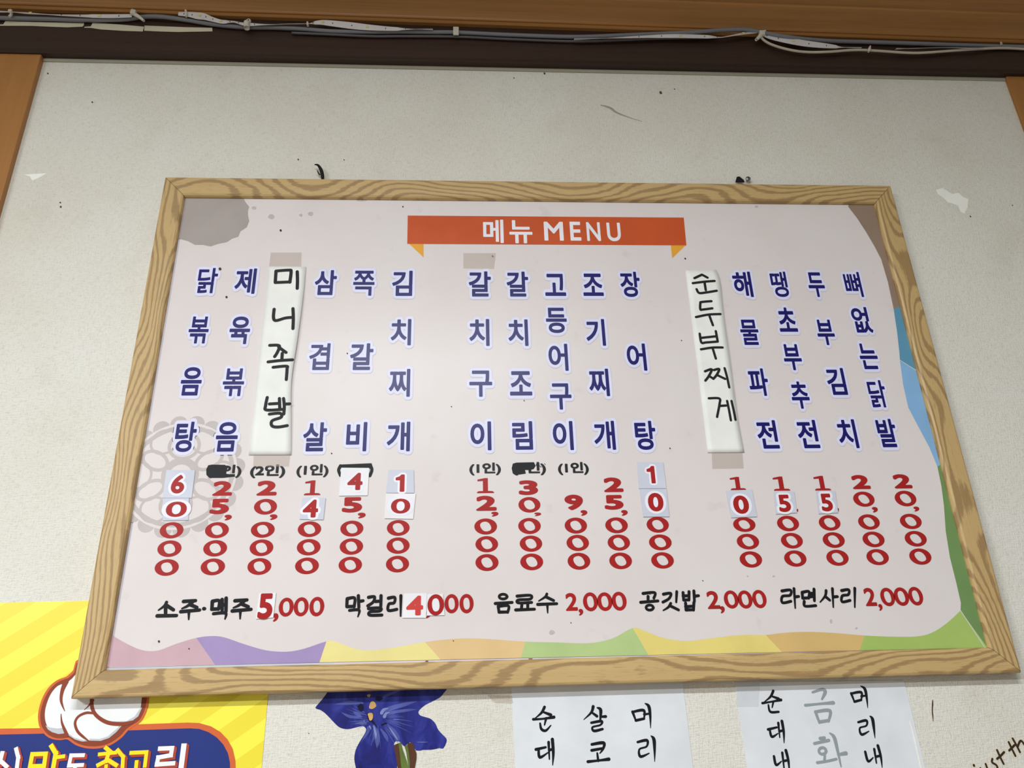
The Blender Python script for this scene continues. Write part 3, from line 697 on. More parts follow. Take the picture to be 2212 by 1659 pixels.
def strip(name, left, right, tf, bulge, label, writing, wr, tape_polys):
    """hand written paper strip; left/right are matching edge points from top to bottom"""
    pts = [tf(p) for p in (left[0], right[0], left[-1], right[-1])]
    c = at(sum(p[0] for p in pts) / 4, sum(p[1] for p in pts) / 4, SHEET)
    t = thing(name, (c.x, SHEET, c.z), label, 'paper strip', 'hand written paper strips')
    n = 24; L = crom(left, max(1, n // (len(left) - 1))); R = crom(right, max(1, n // (len(right) - 1)))
    m = 40
    def by_height(P):
        o = []
        for i in range(m + 1):
            y = P[0][1] + (P[-1][1] - P[0][1]) * i / m; k = max(j for j in range(len(P) - 1) if P[j][1] <= y + 1e-6)
            (xa, ya), (xb, yb) = P[k], P[k + 1]; t_ = (y - ya) / (yb - ya) if yb > ya else 0
            o.append((xa + (xb - xa) * t_, y))
        return o
    Lr, Rr = by_height(L), by_height(R)
    NX = 6; v = []; fc = []
    def ylift(u, s): return SHEET - .0011 - bulge * math.sin(math.pi * s) ** .8 * (u ** 1.6) * .5
    for i in range(m + 1):
        s = i / m
        for k in range(NX + 1):
            u = k / NX; p = tf((Lr[i][0] + (Rr[i][0] - Lr[i][0]) * u, Lr[i][1] + (Rr[i][1] - Lr[i][1]) * u))
            Y = ylift(u, s); a = at(p[0], p[1], Y); v.append(a)
    for i in range(m):
        for k in range(NX):
            q = i * (NX + 1) + k; fc.append((q, q + NX + 1, q + NX + 2, q + 1))
    me = mesh('paper', v, fc, True); o = link('paper', me, PAPER, t)
    sm = o.modifiers.new('thickness', 'SOLIDIFY'); sm.thickness = .0003; sm.offset = 0
    # marker strokes follow the curled paper
    y0 = tf(left[0])[1]; y1 = tf(left[-1])[1]
    def lift_px(px, py):
        s = min(1, max(0, (py - y0) / (y1 - y0))); i = int(s * m)
        a, b = tf(Lr[i])[0], tf(Rr[i])[0]; u = min(1, max(0, (px - a) / (b - a)))
        return ylift(u, s) - .0006
    for chars in writing:
        f = Flat(0)
        for s in chars: f.stroke(s, wr, tf)
        g = Flat(0); uv, uf = union(f.v, f.f)
        for (x, _, z) in uv:
            d = Vector((x, 0, z)) - CAM; dd = Vector((d.dot(cx), d.dot(cf), d.dot(cu)))
            px, py = 1106 + F_PX * dd.x / dd.y, 829.5 - F_PX * dd.z / dd.y
            a = at(px, py, lift_px(px, py)); g.v.append((a.x, a.y, a.z))
        link('handwritten_letter', mesh('handwritten_letter', g.v, uf), MARK, t)
    for q in tape_polys:
        Flat(SHEET - .0006).poly(q, tf).build('tape', TAPE, t)
    return t
strip('paper_strip', [(960, 57), (905, 570), (800, 1558)], [(1257, 60), (1228, 345), (1185, 660), (1140, 970), (1138, 1260), (1140, 1558)], T1, .006,
      'white paper strip hand lettered in black on the left side of the board',
      [[[(1018, 95), (1012, 183)], [(1018, 93), (1120, 86), (1138, 97), (1128, 183)], [(1012, 185), (1130, 180)], [(1187, 98), (1189, 165), (1187, 232)]],
       [[(1003, 397), (998, 465), (1018, 488), (1090, 468), (1148, 462)], [(1153, 392), (1156, 470), (1153, 552)]],
       [[(968, 685), (1043, 688), (1030, 738), (1007, 775)], [(1040, 700), (1098, 742)], [(1068, 748), (1065, 792)], [(955, 817), (1050, 806), (1150, 800)], [(995, 860), (1100, 851), (1106, 875), (1100, 958)]],
       [[(948, 1100), (935, 1165), (942, 1200), (1072, 1195)], [(965, 1152), (1045, 1147)], [(1045, 1108), (1048, 1190)], [(1078, 1108), (1084, 1170), (1080, 1232)], [(1084, 1153), (1128, 1151)],
       [(965, 1233), (1050, 1226), (1058, 1258), (988, 1285), (985, 1325), (1030, 1336), (1108, 1324)]]], 24,
      [[(975, -55), (1222, -55), (1218, 62), (962, 62)], [(840, 1555), (1132, 1555), (1120, 1650), (835, 1650)]])
strip('paper_strip', [(75, 88), (150, 700), (253, 1540)], [(322, 85), (355, 180), (380, 430), (430, 800), (490, 1250), (545, 1538)], T3, .004,
      'white paper strip hand lettered in black on the right side of the board',
      [[[(208, 122), (148, 150)], [(208, 122), (252, 146)], [(135, 190), (230, 178), (308, 172)], [(228, 182), (238, 245)], [(165, 238), (185, 268), (240, 264), (325, 250)]],
       [[(283, 333), (205, 340), (195, 350), (195, 398), (215, 400), (290, 390)], [(160, 460), (260, 440), (355, 436)], [(268, 452), (295, 525)]],
       [[(190, 592), (203, 662), (240, 662), (332, 655)], [(318, 572), (333, 655)], [(205, 625), (318, 613)], [(200, 717), (290, 703), (372, 702)], [(295, 715), (318, 790)]],
       [[(232, 892), (285, 876), (262, 930), (235, 966)], [(262, 928), (298, 950)], [(302, 882), (345, 874), (325, 920), (298, 952)], [(325, 920), (392, 952)], [(388, 867), (408, 940), (425, 1020)]],
       [[(262, 1107), (345, 1108), (348, 1150), (328, 1255)], [(345, 1168), (400, 1164)], [(408, 1128), (425, 1210), (438, 1282)], [(443, 1128), (462, 1210), (475, 1278)]]], 18.5,
      [[(285, 1540), (530, 1538), (540, 1665), (290, 1668)]])
# old tape left above the middle group
c = at(1036, 557, SHEET)
t = thing('tape_patch', (c.x, SHEET, c.z), 'clear brownish tape patch left above the middle dish names', 'tape')
Flat(SHEET - .0006).poly([(150, -50), (410, -50), (395, 75), (150, 72)], T2).build('tape_film', TAPE, t)

# ================================================================== things on the wall below the board
PY = WALL - .0006
# yellow poster
c = at(300, 1659, WALL)
poster = thing('poster', (c.x, WALL, c.z), 'yellow striped poster with a blue panel and cartoon hand at lower left', 'poster')
pbot = at(300, 2150, WALL).z
f = Flat(PY); a, b = at(0, 1301, PY), at(186, 1297.5, PY); xr = at(572, 1580, PY).x
zt = a.z; f.tri_poly([[(xr - .62, zt - .001), (xr - .62, pbot), (xr, pbot), (xr, zt)]]); f.build('poster_sheet', M['stripes'], poster, .0004)
ORN = ink('rust_orange_ink', (212, 100, 52), .5, .3); BLU = ink('royal_blue_ink', (30, 48, 122), .5, .3); BRN = ink('brown_outline_ink', (140, 62, 36), .5, .3); HWH = ink('glove_white_ink', (240, 240, 242), .5, .3); HGR = ink('glove_shade_ink', (196, 198, 204)); YEL = ink('bright_yellow_ink', (255, 226, 30), .5, .3); SHD = ink('red_brown_letter_shadow', (170, 66, 48), .5, .3)
p = [PY - .0003 - .00012 * k for k in range(9)]
f = Flat(p[0]); f.poly([(-900, 510), (0, 490), (330, 485), (1100, 455), (1600, 438), (1700, 442), (1800, 470), (1880, 518), (1940, 580), (1985, 660), (2008, 760), (2012, 900), (2000, 1300), (1900, 1500), (1600, 1560), (-900, 1600)], H6); f.build('panel_border', ORN, poster)
f = Flat(p[1]); f.poly([(-900, 560), (0, 540), (330, 533), (1090, 505), (1620, 487), (1700, 492), (1780, 520), (1850, 565), (1905, 625), (1945, 700), (1962, 780), (1965, 900), (1955, 1280), (1860, 1450), (1580, 1510), (-900, 1550)], H6); f.build('blue_panel', BLU, poster)
outl = [(700, -120), (625, -10), (590, 25), (560, 48), (480, 80), (405, 150), (352, 250), (325, 360), (328, 440), (345, 490), (390, 548), (450, 580), (520, 587), (575, 582), (640, 627), (720, 654), (800, 661), (880, 652), (960, 622), (1040, 565), (1090, 508), (1140, 470), (1205, 425), (1250, 340), (1270, 240), (1272, 60), (1150, -150)]
f = Flat(p[2]); f.poly(outl, H6, 3); f.build('hand_border', ORN, poster)
def inset(L, d):
    cx_, cy_ = 800, 300; o = []
    for x, y in L:
        dx, dy = cx_ - x, cy_ - y; q = math.hypot(dx, dy); o.append((x + dx / q * d, y + dy / q * d))
    return o
f = Flat(p[3]); f.poly(inset(outl, 20), H6, 3); f.build('hand_outline', BRN, poster)
white = [(720, -60), (640, 20), (600, 62), (548, 95), (482, 122), (425, 190), (388, 280), (373, 360), (380, 435), (410, 498), (460, 528), (548, 533), (585, 545), (645, 585), (740, 600), (860, 594), (930, 570), (990, 520), (1040, 462), (1120, 440), (1180, 385), (1212, 300), (1215, 60), (1100, -90)]
f = Flat(p[4]); f.poly(inset(white, 10), H6, 3); f.build('hand_fill', HWH, poster)
f = Flat(p[5]); f.poly([(388, 462), (430, 480), (490, 488), (540, 482), (552, 530), (500, 536), (445, 520), (408, 496)], H6); f.poly([(560, 515), (620, 560), (700, 585), (750, 597), (700, 600), (640, 582), (575, 540)], H6)
f.poly([(760, 575), (850, 578), (920, 555), (985, 500), (1030, 462), (1042, 462), (992, 520), (930, 570), (860, 594), (765, 592)], H6); f.poly([(860, 410), (960, 428), (1080, 425), (1150, 385), (1200, 310), (1212, 310), (1180, 385), (1110, 436), (1000, 446), (900, 432)], H6); f.build('hand_shade', HGR, poster)
f = Flat(p[6])
for pts, ww in (([(562, 88), (530, 170), (522, 255), (552, 340)], [40, 26, 18, 4]), ([(520, 365), (528, 440), (560, 520), (570, 545)], [5, 14, 22, 26]), ([(790, 358), (735, 355), (670, 385), (640, 440), (660, 510), (710, 560), (755, 592)], [14, 18, 18, 18, 18, 16, 6]),
                ([(782, 240), (788, 320), (830, 385), (920, 438), (1040, 450), (1130, 432)], [26, 24, 24, 26, 26, 20]), ([(790, 250), (760, 290), (718, 330)], [22, 12, 3])):
    f.stroke(pts, [q * 1.25 for q in ww], H6)
f.build('hand_crease', BRN, poster)
POP = [(HWH, 'poster_letter', [([(18, 700), (0, 770), (-50, 826)], 36), ([(5, 765), (55, 812)], 34), ([(138, 665), (155, 735), (140, 850)], 34)]),
       (YEL, 'poster_letter', [([(275, 708), (390, 704), (375, 808), (256, 812), (275, 708)], 36), ([(440, 640), (475, 700), (455, 815)], 38), ([(475, 735), (540, 726)], 32), ([(400, 850), (330, 930)], 34), ([(380, 880), (460, 930)], 34)]),
       (HWH, 'poster_letter', [([(708, 716), (606, 718), (588, 805), (700, 800)], 32), ([(640, 820), (632, 880)], 32), ([(540, 895), (730, 885)], 32)]),
       (YEL, 'poster_letter', [([(905, 655), (945, 690)], 34), ([(850, 708), (985, 694)], 30), ([(925, 705), (905, 765), (838, 800)], 34), ([(925, 760), (990, 800)], 34), ([(1005, 675), (1050, 730), (1040, 900)], 32), ([(905, 810), (900, 860)], 30), ([(830, 880), (990, 870)], 30)]),
       (YEL, 'poster_letter', [([(1120, 696), (1250, 690), (1236, 805)], 32), ([(1165, 775), (1155, 870)], 32), ([(1085, 885), (1260, 875)], 32)]),
       (HWH, 'poster_letter', [([(1365, 660), (1468, 656), (1458, 716), (1350, 736), (1338, 795), (1478, 785)], 36), ([(1568, 640), (1545, 820)], 46)])]
for mt, nm, L in POP:
    f, g = Flat(p[7]), Flat(p[8])
    for pts, w_ in L:
        for s in range(4): f.square([(x + 4 + 5 * s, y + 2 + 5 * s) for x, y in pts], w_ + 6, H6)
        g.square(pts, w_, H6)
    f.build('letter_shadow', SHD, poster); g.build(nm, mt, poster)

# flower decal
c = at(820, 1659, WALL)
flower = thing('flower_decal', (c.x, WALL, c.z), 'deep blue flower cut-out decal on the wall below the board', 'wall decal')
F0, F1, F2, F3 = (WALL - .0003 - .00015 * k for k in range(4))
Flat(F0).poly([(400, -60), (330, 60), (280, 140), (200, 240), (135, 320), (200, 345), (260, 382), (340, 460), (420, 545), (480, 595), (560, 617), (640, 612), (720, 590), (800, 575), (838, 595), (850, 630), (830, 685), (780, 765), (720, 870), (692, 960), (685, 1040), (700, 1130), (740, 1280), (850, 1400), (1000, 1450), (1150, 1400), (1250, 1280), (1287, 1165), (1282, 1020), (1245, 880), (1245, 820), (1275, 785), (1330, 800), (1390, 862), (1470, 800), (1555, 918), (1650, 910), (1780, 906), (1880, 885), (1935, 890), (1980, 800), (1975, 745), (1920, 690), (1860, 620), (1830, 550), (1790, 500), (1740, 465), (1620, 430), (1587, 390), (1600, 350), (1680, 280), (1800, 220), (1890, 170), (1940, 115), (1990, 20), (1800, -60), (1300, -120), (800, -120)], FL, 2).build('petals', M['flower'], flower, .0002)
PAL = ink('petal_light_blue', (104, 114, 190), .4, .4, .35, .45); PAL2 = ink('petal_pale_lilac', (150, 160, 214), .4, .4, .25, .6); PDK = ink('petal_deep_navy', (18, 17, 48), .4)
f = Flat(F1)
for pts, w_ in (([(1060, 380), (1180, 330), (1400, 270), (1560, 230)], [20, 60, 50, 4]), ([(1130, 390), (1300, 370), (1450, 350), (1560, 340)], [30, 40, 34, 4]), ([(1150, 550), (1230, 640), (1290, 740), (1290, 790)], [10, 60, 70, 30]), ([(960, 570), (1000, 700), (1010, 800), (1000, 880)], [30, 80, 60, 4]), ([(880, 600), (860, 680), (800, 760)], [40, 40, 4]), ([(1060, 620), (1130, 720), (1160, 800)], [20, 50, 4]), ([(500, 380), (620, 440), (760, 450)], [4, 40, 20]), ([(680, 380), (740, 410), (780, 450)], [20, 50, 20]), ([(420, 270), (600, 250), (800, 250)], [6, 50, 30]), ([(700, 540), (800, 530), (850, 540)], [10, 40, 20]), ([(1100, 160), (1200, 120), (1350, 60)], [30, 40, 10])):
    f.stroke(pts, w_, FL, 6)
f.build('petal_streak', PAL, flower)
f = Flat(F1 - .00005)
for ax, spread, n, l0, l1 in ((100, 26, 16, 120, 520), (25, 30, 18, 150, 640), (-20, 14, 8, 130, 480), (165, 24, 14, 120, 480), (205, 14, 8, 140, 520)):
    for k in range(n):
        a_ = math.radians(ax + random.uniform(-spread, spread)); r0, r1 = l0 * random.uniform(.8, 1.6), l0 + (l1 - l0) * random.uniform(.25, .8); rm = (r0 + r1) / 2
        f.stroke([(1000 + r * math.cos(a_ + (r - rm) * 2e-4), 470 + r * math.sin(a_ + (r - rm) * 2e-4)) for r in (r0, rm, r1)], [3, random.uniform(6, 15), 2], FL, 4)
tag(f.build('petal_vein', ink('petal_vein_blue', (112, 124, 200), .4, .4, .3, .30), flower), kind='stuff')
f = Flat(F2)
for pts, w_ in (([(1070, 390), (1100, 345), (1160, 325)], [50, 40, 10]), ([(1110, 440), (1130, 400), (1180, 385)], [50, 34, 8]), ([(1560, 800), (1650, 802), (1720, 800)], [2, 7, 2]), ([(1240, 480), (1320, 482)], [10, 4]), ([(960, 580), (985, 680), (990, 760)], [14, 30, 4]), ([(1180, 600), (1250, 700), (1290, 760)], [10, 24, 14]), ([(820, 505), (826, 505)], 12), ([(900, 580), (920, 620)], [26, 8])):
    f.stroke(pts, w_, FL, 6)
f.build('petal_highlight', PAL2, flower)
f = Flat(F2)
f.poly([(730, 300), (770, 260), (810, 280), (815, 340), (790, 370), (750, 345)], FL, 3); f.poly([(990, 170), (1050, 160), (1080, 190), (1040, 220), (985, 210)], FL, 3); f.poly([(860, 400), (900, 385), (950, 400), (955, 440), (930, 510), (895, 510), (870, 460)], FL, 3); f.stroke([(940, 510), (1015, 600)], [30, 4], FL); f.stroke([(1070, 560), (1130, 535)], [20, 20], FL)
f.build('petal_shade', PDK, flower)
TANF = ink('stamen_tan', (186, 148, 92), .5, .3, .4)
f = Flat(F3); f.poly([(915, 240), (955, 225), (985, 260), (992, 300), (940, 335), (892, 318)], FL, 3); f.poly([(875, 400), (930, 390), (950, 425), (938, 480), (905, 500), (885, 450)], FL, 3); f.poly([(865, 135), (910, 130), (905, 165), (875, 165)], FL, 3); f.build('stamen', TANF, flower)
GRN = ink('stem_green', (92, 112, 46), .5, .3, .3); STB = ink('stem_brown', (82, 48, 28), .5, .3, .3)
f = Flat(F3); f.poly([(1300, 820), (1340, 800), (1365, 900), (1420, 1060), (1445, 1165), (1450, 1500), (1360, 1500), (1340, 1165), (1320, 960)], FL); f.poly([(1390, 860), (1440, 830), (1455, 950), (1470, 1165), (1470, 1500), (1440, 1500), (1440, 1120), (1415, 940)], FL); f.build('stem', GRN, flower)
f = Flat(F3 - .0001); f.poly([(1238, 845), (1305, 815), (1325, 960), (1345, 1165), (1350, 1500), (1300, 1500), (1295, 1165), (1265, 980)], FL); f.poly([(1430, 820), (1505, 800), (1530, 880), (1560, 960), (1558, 1040), (1535, 1165), (1530, 1500), (1460, 1500), (1465, 1100), (1450, 940)], FL); f.build('stem', STB, flower)

# paper notices
def notice(tl, tr, br, bl, label, words, grey=None):
    c = at((bl[0] + br[0]) / 2, 1659, WALL)
    t = thing('paper_notice', (c.x, WALL, c.z), label, 'notice', 'paper notices below the board')
    Flat(PY).poly([tl, tr, br, bl]).build('notice_sheet', ink('cool_white_paper', (226, 229, 234), .35, .5), t, .0004)
    for tf, w_, L in words: brush_letters(PY - .0002, tf, w_, L, 'notice_letter', BLACK, t)
    if grey: brush_letters(PY - .0002, *grey, 'notice_letter', ink('grey_ink', (150, 158, 162)), t)
    return t
n1 = notice((1104, 1478), (1474, 1468), (1546, 2060), (1134, 2080), 'white notice with three short columns of brush lettering below the board middle', [
  (B5, 16, [([(1552, 818), (1532, 855), (1488, 892)], [1.2, 1, .3]), ([(1540, 848), (1592, 868)], [.8, 1.3]), ([(1480, 896), (1540, 893), (1612, 882)], [1.1, .8, 1.3]), ([(1562, 890), (1552, 932)], [1.1, .6]), ([(1524, 922), (1532, 958), (1560, 968), (1592, 935)], [.8, 1.1, 1, .5]),
            ([(1497, 1088), (1560, 1074)], [1.2, .9]), ([(1514, 1084), (1522, 1138), (1574, 1108)], [1, 1.2, .5]), ([(1578, 1042), (1583, 1150)], [1.2, .6]), ([(1602, 1024), (1608, 1110), (1604, 1188)], [1.4, 1.2, .4]), [(1582, 1092), (1605, 1086)],
            ([(1862, 815), (1850, 852), (1802, 898)], [1.3, 1, .3]), ([(1850, 850), (1886, 876)], [.8, 1.2]), ([(1888, 822), (1910, 838), (1906, 908)], [.6, 1.4, .7]), ([(1908, 880), (1942, 878)], [.8, 1.2]), ([(1850, 918), (1915, 908), (1908, 932), (1858, 946), (1868, 970), (1922, 958)], [1, 1.1, .8, .8, 1.1, 1]),
            ([(1853, 1056), (1928, 1046), (1926, 1082), (1905, 1112)], [1.1, 1.3, 1, .5]), [(1852, 1094), (1918, 1082)], ([(1888, 1112), (1894, 1160)], [.8, 1.1]), ([(1828, 1166), (1900, 1158), (1962, 1150)], [1.2, .9, 1.4])]),
  (B6, 13.5, [([(42, 738), (60, 786)], [1.2, .8]), ([(46, 738), (104, 730), (106, 776)], [1, 1.2, .7]), [(60, 786), (106, 776)], ([(106, 752), (138, 748)], [1, .8]), ([(112, 692), (132, 708), (140, 760), (142, 828)], [.5, 1.4, 1.1, .3]),
            ([(70, 906), (122, 896), (120, 930), (80, 946), (86, 986), (134, 968)], [1, 1.2, .8, .8, 1.2, .5]), ([(145, 872), (160, 890), (164, 940), (165, 1014)], [.5, 1.5, 1.2, .3])])])
n2 = notice((1587, 1474), (1953, 1470), (2090, 2040), (1672, 2070), 'white notice with large grey lettering between two black columns', [
  (B6, 12.5, [([(822, 622), (806, 655), (768, 686)], [1.2, 1, .3]), ([(810, 650), (852, 666)], [.8, 1.3]), ([(762, 690), (812, 682), (865, 672)], [1.1, .8, 1.3]), ([(822, 684), (816, 714)], [1, .6]), ([(795, 700), (806, 738), (852, 738)], [.8, 1.1, 1]),
            ([(793, 836), (842, 824)], [1.2, .9]), ([(802, 832), (814, 876), (848, 858)], [1, 1.2, .5]), ([(850, 800), (858, 880)], [1.2, .6]), ([(870, 790), (880, 850), (882, 910)], [1.4, 1.2, .4]), [(856, 846), (878, 841)],
            ([(826, 985), (838, 1032), (868, 1012)], [1.2, 1.2, .5]), ([(872, 965), (882, 1052)], [1.2, .7]), ([(892, 952), (906, 1010), (912, 1080)], [1.4, 1.2, .4]), [(878, 1011), (904, 1006)],
            ([(1254, 636), (1272, 682)], [1.2, .8]), ([(1258, 636), (1310, 630), (1310, 672)], [1, 1.2, .7]), [(1272, 682), (1310, 672)], ([(1310, 652), (1336, 648)], [1, .8]), ([(1308, 596), (1330, 612), (1340, 660), (1346, 716)], [.5, 1.4, 1.1, .3]),
            ([(1293, 796), (1338, 786), (1338, 815), (1302, 828), (1312, 864), (1352, 846)], [1, 1.2, .8, .8, 1.2, .5]), ([(1358, 762), (1372, 778), (1380, 830), (1386, 884)], [.5, 1.5, 1.2, .3]),
            ([(1332, 960), (1348, 1012), (1376, 992)], [1.2, 1.2, .5]), ([(1382, 945), (1394, 1022)], [1.2, .7]), ([(1402, 926), (1418, 985), (1426, 1046)], [1.4, 1.2, .4]), [(1390, 987), (1416, 981)]])],
  (B6, 16, [([(1040, 630), (1092, 614), (1110, 628), (1092, 668)], [.8, 1, 1.3, .7]), ([(1000, 702), (1080, 694), (1155, 688)], [1, .8, 1.3]), ([(1056, 738), (1078, 798)], [1.1, .9]), ([(1058, 738), (1136, 732), (1128, 792)], [1, 1.2, .8]), [(1080, 794), (1130, 786)],
           [(1095 + 20 * math.cos(a_), 955 + 18 * math.sin(a_)) for a_ in [q_ * math.pi / 5 for q_ in range(11)]], [(1082, 886), (1106, 882)], ([(1050, 914), (1130, 896)], [1, 1.1]), ([(1108, 978), (1106, 1012)], [.9, 1]), ([(1066, 1020), (1120, 1012), (1172, 1000)], [1, .9, .9]), ([(1135, 856), (1160, 880), (1178, 950), (1198, 1042)], [.5, 1.3, 1.1, .5]), ([(1182, 976), (1225, 968)], [.9, 1.4])]))
# clear plastic sleeve edge of the second notice
Flat(PY - .0006).stroke([(466, 765), (520, 950), (640, 1482), (720, 1850)], [6, 16, 16, 16], WL, 3).build('sleeve_edge', ink('clear_sleeve_edge', (244, 242, 228), .2), n2, .0005)
Flat(PY - .0007).poly([(1180, 738), (1345, 745), (1350, 792), (1235, 790)], B5).build('tape', TAPE, n1)
Flat(PY - .0007).poly([(612, 560), (745, 560), (740, 708), (620, 708)], B6).build('tape', ink('clear_tape_cool', (226, 229, 232), .2, .5, .05, .35), n2)

# script decal at the right
c = at(2170, 1659, WALL)
script = thing('script_decal', (c.x, WALL, c.z), 'brown slanted script lettering decal in the lower right corner', 'wall decal')
SCR = ink('script_dark_brown', (58, 46, 36), .5)
HLS = ink('decal_backing_cream', (226, 214, 188), .5)
LET = [([(1443, 1438), (1447, 1446)], 38), ([(1430, 1520), (1470, 1610), (1490, 1700), (1450, 1740)], 32), ([(1545, 1485), (1580, 1560), (1640, 1555), (1655, 1500)], 32), ([(1625, 1420), (1655, 1500), (1690, 1565)], 32), ([(1728, 1342), (1724, 1395), (1785, 1435), (1805, 1480), (1780, 1530), (1740, 1535)], 34),
       ([(1800, 1208), (1850, 1320), (1900, 1418)], 34), ([(1800, 1342), (1850, 1300), (1908, 1238)], 34), ([(1978, 1086), (2030, 1195), (2080, 1295)], 34), ([(1985, 1214), (2070, 1130)], 34), ([(2038, 1030), (2095, 1130), (2150, 1238)], 34), ([(2112, 1165), (2145, 1082), (2175, 1068), (2215, 1120), (2262, 1190)], 34)]
f, g = Flat(WALL - .00025), Flat(WALL - .0004)
for pts, w_ in LET: f.stroke(pts, w_ + 30, WL); g.stroke(pts, w_, WL)
f.build('lettering_backing', HLS, script); g.build('script_lettering', SCR, script)

# ================================================================== hangers above the frame
def tube(name, pts, r, mat, parent=None, n=10, per=6):
    """pts: (x,y,z) world, r scalar or list"""
    rs = r if isinstance(r, list) else [r] * len(pts)
    P = crom([tuple(p) + (q,) for p, q in zip(pts, rs)], per); v = []; f = []
    for i, (x, y, z, q) in enumerate(P):
        a = Vector(P[max(0, i - 1)][:3]); b = Vector(P[min(len(P) - 1, i + 1)][:3]); t = (b - a)
        t = t.normalized() if t.length > 1e-9 else Vector((1, 0, 0))
        u = t.cross(Vector((0, 0, 1))); u = u.normalized() if u.length > 1e-3 else Vector((1, 0, 0)); w = u.cross(t)
        for k in range(n):
            e = u * math.cos(2 * math.pi * k / n) * q + w * math.sin(2 * math.pi * k / n) * q; v.append((x + e.x, y + e.y, z + e.z))
    for i in range(len(P) - 1):
        for k in range(n):
            f.append((i * n + k, i * n + (k + 1) % n, (i + 1) * n + (k + 1) % n, (i + 1) * n + k))
    f.append(tuple(range(n))); f.append(tuple((len(P) - 1) * n + k for k in range(n))[::-1])
    return link(name, mesh(name, v, f, True), mat, parent)
BLK = ink('black_cord', (22, 21, 22), .6)
def W_(px, py, Y): a = at(px, py, Y); return (a.x, a.y, a.z)
t = thing('hanging_strap', W_(696, 378, .015), 'curled black strap end sticking up above the frame top', 'strap')
tube('strap', [W_(697, 386, .014), W_(696, 376, .012), W_(693, 366, .010), W_(687, 357, .010), W_(680, 355.5, .012)], [.0024, .0028, .0026, .0018, .0008], BLK, t)
tube('strap_fray', [W_(691, 378, .015), W_(687, 372, .014), W_(686, 368, .015)], [.001, .0009, .0005], BLK, t)
t = thing('hanging_tab', W_(1600, 386, .015), 'small black fabric tab above the frame top, right side', 'strap')
Flat(.012).poly([(405, 1132), (412, 1108), (428, 1106), (455, 1128), (460, 1140), (405, 1140)], C3).build('tab', BLK, t, .002)
t = thing('wall_screw', W_(1617, 386, .018), 'round headed metal screw beside the black tab', 'screw')
k = NT('screw_steel'); k.base(lin((150, 152, 158))); k.b.inputs['Metallic'].default_value = .9; k.rough(.35); STEEL = k.m
q = at(1616, 386, .014)
bm = bmesh.new(); bmesh.ops.create_uvsphere(bm, u_segments=16, v_segments=10, radius=.0042)
for v_ in bm.verts: v_.co.y *= .55
bmesh.ops.translate(bm, verts=bm.verts[:], vec=q); me = bpy.data.meshes.new('screw_head'); bm.to_mesh(me); bm.free(); link('screw_head', me, STEEL, t)
tube('shank', [(q.x, q.y, q.z), (q.x, WALL + .004, q.z)], .0016, STEEL, t, 8, 2)
f = Flat(q.y - .0024)
f.ribbon([(q.x - .0028, q.z), (q.x + .0028, q.z)], [.0007] * 2); f.ribbon([(q.x, q.z - .0028), (q.x, q.z + .0028)], [.0007] * 2); f.build('slot', BLK, t)

# ================================================================== cables under the cornice
GC = ink('grey_cable_sheath', (124, 124, 130), .45, .4); GC2 = ink('dark_grey_cable_sheath', (92, 90, 94), .45, .4); WC = ink('white_wire', (196, 188, 170), .5, .4); LEDM = ink('led_strip_white', (222, 218, 220), .4, .4, .08); TIE = ink('cable_tie_white', (214, 208, 196), .45)
CY = BEAM - .0048
def cable(name, px, r, mat, label, Y=CY):
    P = [W_(x, y, Y - max(d[0] if d else 0, .0068 * min(1, max(0, (9 - (y - yl(x))) / 4)))) for x, y, *d in px]
    o = tube(name, P, r, mat); return tag(o, label, 'cable')
cable('power_cable', [(-90, 38), (0, 39), (100, 41), (190, 43.5), (270, 42), (305, 37), (345, 36), (400, 43), (460, 52.5), (520, 58.5), (600, 60), (660, 63.5), (720, 68), (800, 69.5), (870, 69), (937, 70), (988, 70.5), (1107, 76), (1242, 80), (1344, 76.5), (1400, 74), (1490, 70), (1563, 65), (1608, 64), (1640, 69), (1700, 80), (1780, 88), (1878, 91), (1975, 94), (2073, 97.5), (2212, 101.5), (2300, 104)], .0036, GC, 'thick grey cable running the full length under the cornice')
cable('thin_cable', [(630, 71), (700, 74), (800, 78.5), (870, 78.5), (988, 79.5), (1107, 85), (1242, 89.5), (1344, 86.5), (1400, 84), (1480, 82), (1550, 81)], .0021, GC2, 'darker thin cable just below the thick grey one, mid beam', CY + .001)
cable('white_wire', [(1642, 76, .003), (1650, 87, .004), (1671, 98, .004), (1707, 108, .004), (1744, 112.6, .004), (1790, 112, .004), (1848, 108, .004), (1897, 110, .004), (1956, 114, .004), (1995, 114, .004), (2053, 110, .003), (2112, 106, .002), (2165, 104, .001), (2212, 106)], .0022, WC, 'thin off-white wire sagging at the right end of the beam')
